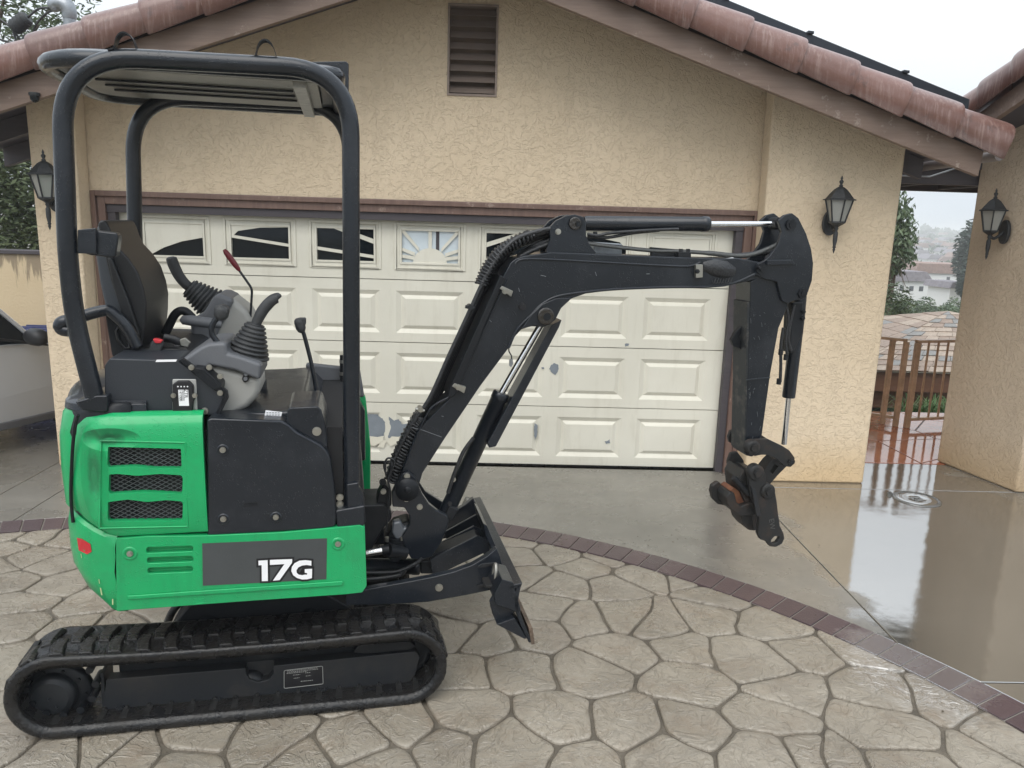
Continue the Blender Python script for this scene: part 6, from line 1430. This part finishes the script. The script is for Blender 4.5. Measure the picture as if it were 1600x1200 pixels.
tree('pine_tree', 'dark bushy pine showing beside the right wing wall', 'tree', b2, 5.5, [(*rel(1522, 400, 60, b2), 1.5), (*rel(1515, 380, 60, b2), 1.1), (*rel(1509, 398, 60, b2), .7), (*rel(1530, 365, 60, b2), 1.3), (*rel(1514, 418, 60, b2), 1.2), (*rel(1530, 425, 60, b2), 1.6)], 3600, .22, LF4, 23, tr=.22)
b3 = onY(1506, 470, 48); b3.z = terr(b3.x, 48)
cone = [(*rel(1506, y, 48, b3), w) for y, w in ((424, .10), (430, .22), (437, .33), (445, .42), (453, .46))]
tree('cypress', 'dark conical cypress in front of the low white house in the valley', 'tree', b3, 3, cone, 1500, .13, LF4, 24, tr=.08)
# ornamental grass
gp = onY(1460, 640, 8.9); gt = empty('grass_clump', (gp.x, 8.75, gp.z-.35)); tag(gt, 'bright green ornamental grass clumps behind the railing', 'ornamental grass')
rnd = random.Random(4); gm = MB()
for cx in (-.32, -.05, .22, .5, .78):
    for _ in range(150):
        a = rnd.uniform(0, 6.28); l_ = rnd.uniform(.28, .5); p = Vector((cx+rnd.gauss(0, .05), rnd.gauss(0, .07), 0)); d = Vector((math.cos(a), math.sin(a), 0)); hh = rnd.uniform(.32, .52); w = .007
        pts = [p, p+d*l_*.25+Vector((0, 0, hh*.8)), p+d*l_*.6+Vector((0, 0, hh)), p+d*l_*1.0+Vector((0, 0, hh*rnd.uniform(.4, .8)))]; s_ = Vector((-d.y, d.x, 0))*w
        vs = []
        for k_, q_ in enumerate(pts): vs += [q_-s_*(1-k_*.3), q_+s_*(1-k_*.3)]
        gm.add(vs, [[0, 1, 3, 2], [2, 3, 5, 4], [4, 5, 7, 6]])
gm.build('blades', LF2, gt, recalc=False)
# valley houses
HWALL = mat('white_house_wall', (.72, .72, .70), .7); HROOF = mat('grey_house_roof', (.22, .20, .22), .8, var=.2); HROOF2 = mat('brown_house_roof', (.26, .17, .14), .8, var=.2); HWIN = mat('house_window', (.06, .07, .08), .3)
def valley_house(px_, py_, Y, w, d, h, rh, ang, rm, lb, grp=None, wins=4):
    p = onY(px_, py_, Y); t_ = empty('valley_house', p, R(ang)); tag(t_, lb, 'house', grp)
    MB().box(-w/2, w/2, 0, d, -1, h).build('wall', HWALL, t_); r_ = MB().prism([(-w/2-.3, h+.005), (w/2+.3, h+.005), (w/2+.3-rh*.9, h+rh), (-w/2-.3+rh*.4, h+rh)], -.3, d+.3).build('roof', rm, t_)
    for i in range(wins):
        x = -w/2+w*(i+.7)/(wins+.4); MB().box(x-.22, x+.22, -.03, .02, h*.45, h*.72).build('window', HWIN, t_)
valley_house(1414, 467, 75, 4.6, 6, 1.75, .95, 6, HROOF, 'white long house with a row of four small windows in the valley')
valley_house(1480, 446, 105, 9, 7, 1.6, 1.3, -4, HROOF2, 'wide low house with a brown roof behind the cypress', wins=3)
valley_house(1500, 462, 62, 2.0, 2.5, .6, .5, 10, HROOF, 'tiny white shed right of the brown-roofed house', wins=0)
rnd = random.Random(9)
for i in range(46):
    px_ = rnd.uniform(1395, 1545); Y = rnd.uniform(230, 640)
    p = onY(px_, 400, Y); p.z = terr(p.x, Y)
    w, h = rnd.uniform(5, 10), rnd.uniform(2, 3.2); t_ = MB().box(-w/2, w/2, -3, 3, -1, h).build('hillside_house', HWALL); t_.location = p; tag(t_, 'small pale house among trees on the hazy hillside', 'house', 'pale houses scattered over the far hillside')
    r_ = MB().prism([(-w/2-.4, h+.01), (w/2+.4, h+.01), (w/2-1, h+1.6), (-w/2+1, h+1.6)], -3.4, 3.4).build('roof', rnd.choice((HROOF, HROOF2)), t_)
# hillside woodland
fm = MB(); rnd = random.Random(12)
for i in range(1500):
    Y = rnd.uniform(70, 1) if False else 70*(11.**rnd.random()); X = onY(rnd.uniform(1330, 1600), 400, Y).x; z = terr(X, Y); s_ = rnd.uniform(.5, 1.3)*(1.0+Y/260)
    for _ in range(9):
        d = Vector((rnd.gauss(0, 1), rnd.gauss(0, 1), abs(rnd.gauss(0, 1)))).normalized()*s_*rnd.uniform(.5, 1); q = Vector((X, Y, z+s_*.4))+d; a = Vector((rnd.gauss(0, 1), rnd.gauss(0, 1), rnd.gauss(0, 1))).normalized(); b = a.cross(Vector((rnd.gauss(0, 1), 1, rnd.gauss(0, 1)))).normalized(); k_ = s_*.45
        fm.add([q-a*k_, q+b*k_, q+a*k_, q-b*k_], [[0, 1, 2, 3]])
tag(fm.build('hillside_woodland', LF1, recalc=False), kind='stuff', label='hazy trees and scrub covering the valley and hillside', cat='woodland')
bm_ = MB()
rnd = random.Random(14); blobs = []
for i in range(16): p = onY(rnd.uniform(1440, 1540), rnd.uniform(466, 484), 30); blobs.append((p.x, p.y+rnd.uniform(-2, 2), p.z-.3, rnd.uniform(.25, .5)))
leaf_cloud(blobs, 5000, .06, rnd).build('scrub', LF3, recalc=False); tag(bpy.data.objects['scrub'], 'pale green scrub on the slope above the shingle roof', 'shrubs', kind='stuff')

# ================================================================ LEFT SIDE: garden wall, trees, car, bin, service mast
gw = empty('garden_wall', (-6, 9.0, 0)); tag(gw, 'stained cream garden wall with a dark cap behind the car', 'wall')
def m_stain():
    k = NB('stained_stucco'); v = k.tc; z = k.sep(v)[2]; n1 = k.noise(k.mapping(v, (7, 7, .6)), 1, 5, .7)
    e = k.math('SUBTRACT', z, k.math('MULTIPLY', k.ramp(n1, [(.35, 0.), (.65, 1.)]), .5)); st = k.ramp(k.math('ADD', e, -.95), [(.0, 0.), (.08, 1.)])
    c = k.mix(k.noise(v, 3, 4), (.55, .43, .27), (.62, .50, .33)); c = k.mix(k.math('MULTIPLY', st, .7), c, (.16, .125, .09)); k.set('Base Color', c); k.set('Roughness', .8); k.bump(k.noise(v, 35, 4), .6, .008); return k.M
wz = onY(25, 397, 9.0).z
MB().box(-6, 2.9, 0, .18, -.2, wz).build('wall', m_stain(), gw)
capo = MB().box(-6, 2.9, -.03, .21, wz+.002, wz+.045).build('cap', SOFFIT, gw, bevel=.006)
gw.location = (-6, 9.0, 0)
random.seed(2)
def ltree(name, label, base, h, pts, n, size, lm, seed, tr=.16):
    b = Vector(base); blobs = [(*rel(x, y, Y, b), r_) for x, y, Y, r_ in pts]; return tree(name, label, 'tree', b, h, blobs, n, size, lm, seed, tr=tr)
ltree('olive_tree', 'open grey-green tree rising behind the left end of the roof', (-8.3, 13, -.1), 6.8, [(30, 60, 13, 1.0), (80, 10, 13, .8), (10, -20, 13, 1.3), (120, 75, 13, .5), (60, 95, 13, .8), (-40, 60, 13, 1.4), (170, 62, 13, .28), (100, 45, 13, .5)], 4200, .055, LF3, 31, tr=.14)
ltree('dense_tree', 'dense dark tree above the garden wall at the far left', (-7.8, 11, -.1), 4.0, [(10, 330, 11, .75), (45, 345, 11, .5), (30, 285, 11, .55), (0, 260, 11, .6), (60, 300, 11, .5), (-30, 330, 11, .9), (20, 375, 11, .6), (55, 378, 11, .45), (-10, 230, 11, .6)], 10000, .05, LF5, 32, tr=.12)
# service mast
mp_ = onY(105, 110, 7.6); mt_top = onY(108, 22, 7.6); sm = empty('service_mast', (mt_top.x, 7.6, mp_.z-.5)); tag(sm, 'grey electrical service mast with hooded head and cables above the left eave', 'service mast')
so = Vector((mt_top.x, 7.6, mp_.z-.5))
zt = mt_top.z-so.z
MB().cyl((0, 0, 0), (0, 0, zt), .052, 14).build('pipe', GALV, sm); MB().cyl((0, 0, zt-.13), (0, 0, zt-.09), .06, 14).build('clamp', GALV, sm)
MB().tube(spline([(0.0, 0, zt-.04), (0, 0, zt+.03), (-.03, 0, zt+.075), (-.10, 0, zt+.08), (-.16, 0, zt+.045)], 5), [.056, .058, .06, .062, .064, .066, .068, .069, .07, .07, .07, .069, .068, .066, .064, .062, .060, .058, .055, .05, .04], 14).build('weatherhead', GALV, sm)
INS = mat('dark_splice_rubber', (.03, .033, .036), .6, bump=.4, bscale=90)
def sp_(px_, py_, Y=7.6): return onY(px_, py_, Y)-so
for (a, b) in (((20, 45), (44, 27)), ((46, 78), (50, 56))):
    A, B = sp_(*a), sp_(*b); d = (B-A).normalized(); s_ = MB()
    s_.tube([A+(B-A)*f for f in (0, .05, .1, .3, .5, .7, .9, 1)], [.05, .062, .066, .068, .068, .068, .066, .05], 10)
    for f in (.2, .4, .6, .8): s_.tube([A+(B-A)*(f-.03), A+(B-A)*(f+.03)], .073, 10)
    s_.build('splice', INS, sm)
cb = MB()
for path in ([(44, 27), (60, 14), (80, 12), (92, 10)], [(50, 56), (58, 36), (74, 20), (90, 14)], [(46, 78), (30, 72), (24, 60), (20, 45)], [(46, 78), (20, 74), (-10, 72), (-60, 70)], [(20, 45), (0, 30), (-50, -10)], [(46, 78), (20, 68), (-30, 52)], [(50, 58), (38, 66), (22, 50)]):
    cb.tube(spline([tuple(sp_(*q)) for q in path], 6), .010, 6)
cb.build('cable', HOSE, sm)
vp_ = onY(163, 45, 6.9); t = MB().cyl((0, 0, -.4), (0, 0, .08), .03, 12).lathe([(.036, .08), (.036, .11), (.02, .125), (.001, .128)], (0, 0, 0), n=12).build('vent_pipe', GALV); t.location = vp_; tag(t, 'short grey vent pipe poking above the left roof tiles', 'pipe')
wr_ = MB().tube(spline([tuple(onY(x, y, 7.0)) for x, y in ((118, 50), (135, 44), (150, 40), (160, 30))], 6), .012, 6).build('twig_cable', HOSE); tag(wr_, 'drooping black cable running from the mast to the small vent pipe', 'cable')
# blue bin behind the car
bp3 = onY(52, 520, 8.4); t = empty('blue_bin', (bp3.x, 8.4, 0)); tag(t, 'blue wheelie bin with ribbed lid between the car and garden wall', 'bin')
BLUE = mat('blue_bin_plastic', (.02, .03, .11), .45); hz = bp3.z
MB().prism([(-.26, 0), (.26, 0), (.30, hz-.05), (-.30, hz-.05)], 0, .5).build('body', BLUE, t, bevel=.02)
lb_ = MB().prism([(-.33, hz-.045), (.33, hz-.045), (.31, hz+.01), (-.31, hz+.01)], -.03, .54).build('lid', BLUE, t, bevel=.012)
for i in range(4): MB().box(-.3, .3, .02+i*.12, .05+i*.12, hz+.011, hz+.03).build('rib', BLUE, lb_, bevel=.006)
# car
CARP = mat('silver_car_paint', (.58, .59, .61), .25, metal=.3, coat=.8, bump=.03, bscale=3); TYRE = mat('tyre_rubber', (.02, .02, .02), .7); CPL = mat('black_car_plastic', (.02, .02, .022), .5); SILL = mat('grey_sill', (.10, .10, .105), .5)
H_ = math.atan2(.917, .40); sill = onZ(40, 653, .25); car = empty('parked_car', (sill.x, sill.y, 0), H_); tag(car, 'silver grey car parked at the left edge, only its front door and mirror showing', 'car')
# local: x forward, y left (car body is on +y side of the visible right flank at y=0)
fwd = Vector((math.cos(H_), math.sin(H_), 0)); lf = Vector((-math.sin(H_), math.cos(H_), 0))
def cx(px_, py_, yy_=0):
    d = ray(px_, py_); o_ = O-Vector((sill.x, sill.y, 0)); tt = (yy_-o_.dot(lf))/d.dot(lf); p = o_+d*tt; return (p.dot(fwd), p.z)
ma, mb2 = cx(0, 532), cx(45, 537); pa, pb = cx(0, 480, .12), cx(54, 516, .08)
belt = lambda x: ma[1]+(mb2[1]-ma[1])*(x-ma[0])/(mb2[0]-ma[0])
zz_ = (pb[1]-pa[1])/(pb[0]-pa[0])
bx = pb[0]; bzf = belt(bx)
prof = [(-2.7, .32), (-2.85, .55), (-2.8, .85), (-2.3, bzf+.10), (bx-.2, bzf+.03), (bx+.25, bzf-.02), (bx+.9, bzf-.12), (1.22, .62), (1.28, .45), (1.2, .26), (.9, .24), (-2.4, .24)]
prof = [p for p in prof]; rp = roundpoly(prof, [.08]*12, 3)
def side(yv, ins): return [(x, yv, z) for x, z in rp]
W_ = 1.7; rings = []
cxm = -.6; czm = .6
for yv, f in ((0.02, .985), (0.0, .995), (.05, 1), (.85, 1.01), (1.65, 1), (1.7, .995), (1.68, .985)):
    rings.append([(cxm+(x-cxm)*f, yv+(.06*max(0, (z-.62))/.4 if yv < .5 else -.06*max(0, (z-.62))/.4)*(1 if yv < .3 or yv > 1.4 else 0), z if z < .3 else czm+(z-czm)*f) for x, z in rp])
MB().loft(rings, True, True, True).build('body', CARP, car)
sill_ = MB().box(-2.0, .35, -.005, .05, .19, .25).build('sill', SILL, car, bevel=.01)
# greenhouse
xr_ = bx; tz = bzf+.42
tz = max(tz, pa[1]+.16)
gh = [(xr_+.02, bzf-.01), pa, (pa[0]-.45, tz), (pa[0]-1.5, tz-.02), (pa[0]-2.1, bzf+.03)]
rings = []
for f, yo in ((0, .06), (.98, .26)):
    pass
gl = MB(); Y0, Y1, Z0_, Z1_ = .065, .25, bzf, tz
def gy_(z): return .065+(z-bzf)/(tz-bzf)*.2
vsL = [(x, gy_(z), z) for x, z in gh]; vsR = [(x, 1.7-gy_(z), z) for x, z in gh]; n = len(gh)
gl.add(vsL+vsR, [list(range(n)), list(range(2*n-1, n-1, -1))]+[[i, i+n, (i+1) % n+n, (i+1) % n] for i in range(n)]); gl.build('window_glass', GLASSD, car)
pl = MB()
for yy_f in (lambda z: gy_(z)-.012, lambda z: 1.7-gy_(z)+.012):
    pl.tube([(x, yy_f(z), z) for x, z in gh[:4]], .018, 8); 
    pl.tube([(pa[0]-.75, yy_f(bzf), bzf), (pa[0]-.7, yy_f(tz), tz)], .03, 8)
pl.build('roof_pillar', CARP, car); MB().prism([(pa[0]-.44, tz-.005), (pa[0]-1.5, tz-.02), (pa[0]-1.5, tz+.02), (pa[0]-.46, tz+.02)], .25, 1.45).build('roof', CARP, car, bevel=.015)
MB().tube([(x, .058-.004, belt(x)+.008) for x in (-2.2, -1, 0, bx+.1)], .012, 6).build('belt_moulding', CPL, car)
mc = cx(60, 527, -.12); mr = MB().lathe([(.001, -.10), (.05, -.09), (.07, -.03), (.07, .04), (.05, .09), (.001, .10)], (mc[0], -.10, mc[1]), (0, 1, 0), 14).build('door_mirror', CPL, car)
MB().tube([(bx-.6, -.001, .30), (bx-.64, -.001, .55), (bx-.62, -.001, bzf-.02)], .004, 6).build('door_gap', CPL, car)
for x in (-2.05, .62):
    w_ = MB().lathe([(.16, -.02), (.27, -.02), (.30, .0), (.30, .16), (.27, .18)], (x, .03, .30), (0, 1, 0), 28).build('wheel', TYRE, car); MB().lathe([(.001, 0), (.17, .0), (.19, .02)], (x, .02, .30), (0, 1, 0), 20).build('rim', STEEL, w_)
# ================================================================ LEAF CRUMBS
lm_ = MB(); rnd = random.Random(77)
for i in range(150):
    a, b = rnd.uniform(-4, 3.6), rnd.uniform(1.0, 5.5)
    if rnd.random() < .5: a, b = rnd.gauss(.9, .5), gy(.9)+rnd.gauss(.12, .12)
    s_ = rnd.uniform(.003, .010); an = rnd.uniform(0, 6.28); d = Vector((math.cos(an), math.sin(an), 0))*s_; e = Vector((-d.y, d.x, 0))*rnd.uniform(.25, .6); p = Vector((a, b, .0075))
    lm_.add([p-d, p+e+Vector((0, 0, .002)), p+d+Vector((0, 0, .001)), p-e], [[0, 1, 2, 3]])
tag(lm_.build('leaf_litter', mat('wet_leaf_crumbs', (.05, .04, .025), .5, col2=(.12, .09, .05), vscale=3), recalc=False), 'tiny wet leaf crumbs scattered over the paving', 'leaf litter', kind='stuff')
# ================================================================ HAZE
hz_ = bpy.data.materials.new('haze_air'); hz_.use_nodes = True; n_ = hz_.node_tree.nodes; n_.clear(); o_ = n_.new('ShaderNodeOutputMaterial'); v_ = n_.new('ShaderNodeVolumePrincipled')
v_.inputs['Color'].default_value = (.97, .985, 1, 1); v_.inputs['Density'].default_value = .0016; v_.inputs['Anisotropy'].default_value = .1; hz_.node_tree.links.new(v_.outputs[0], o_.inputs['Volume'])
hb = MB().box(-950, 1050, -70, 1350, -40, 15).build('haze', hz_); tag(hb, kind='stuff', label='pale rainy haze over the valley', cat='haze')
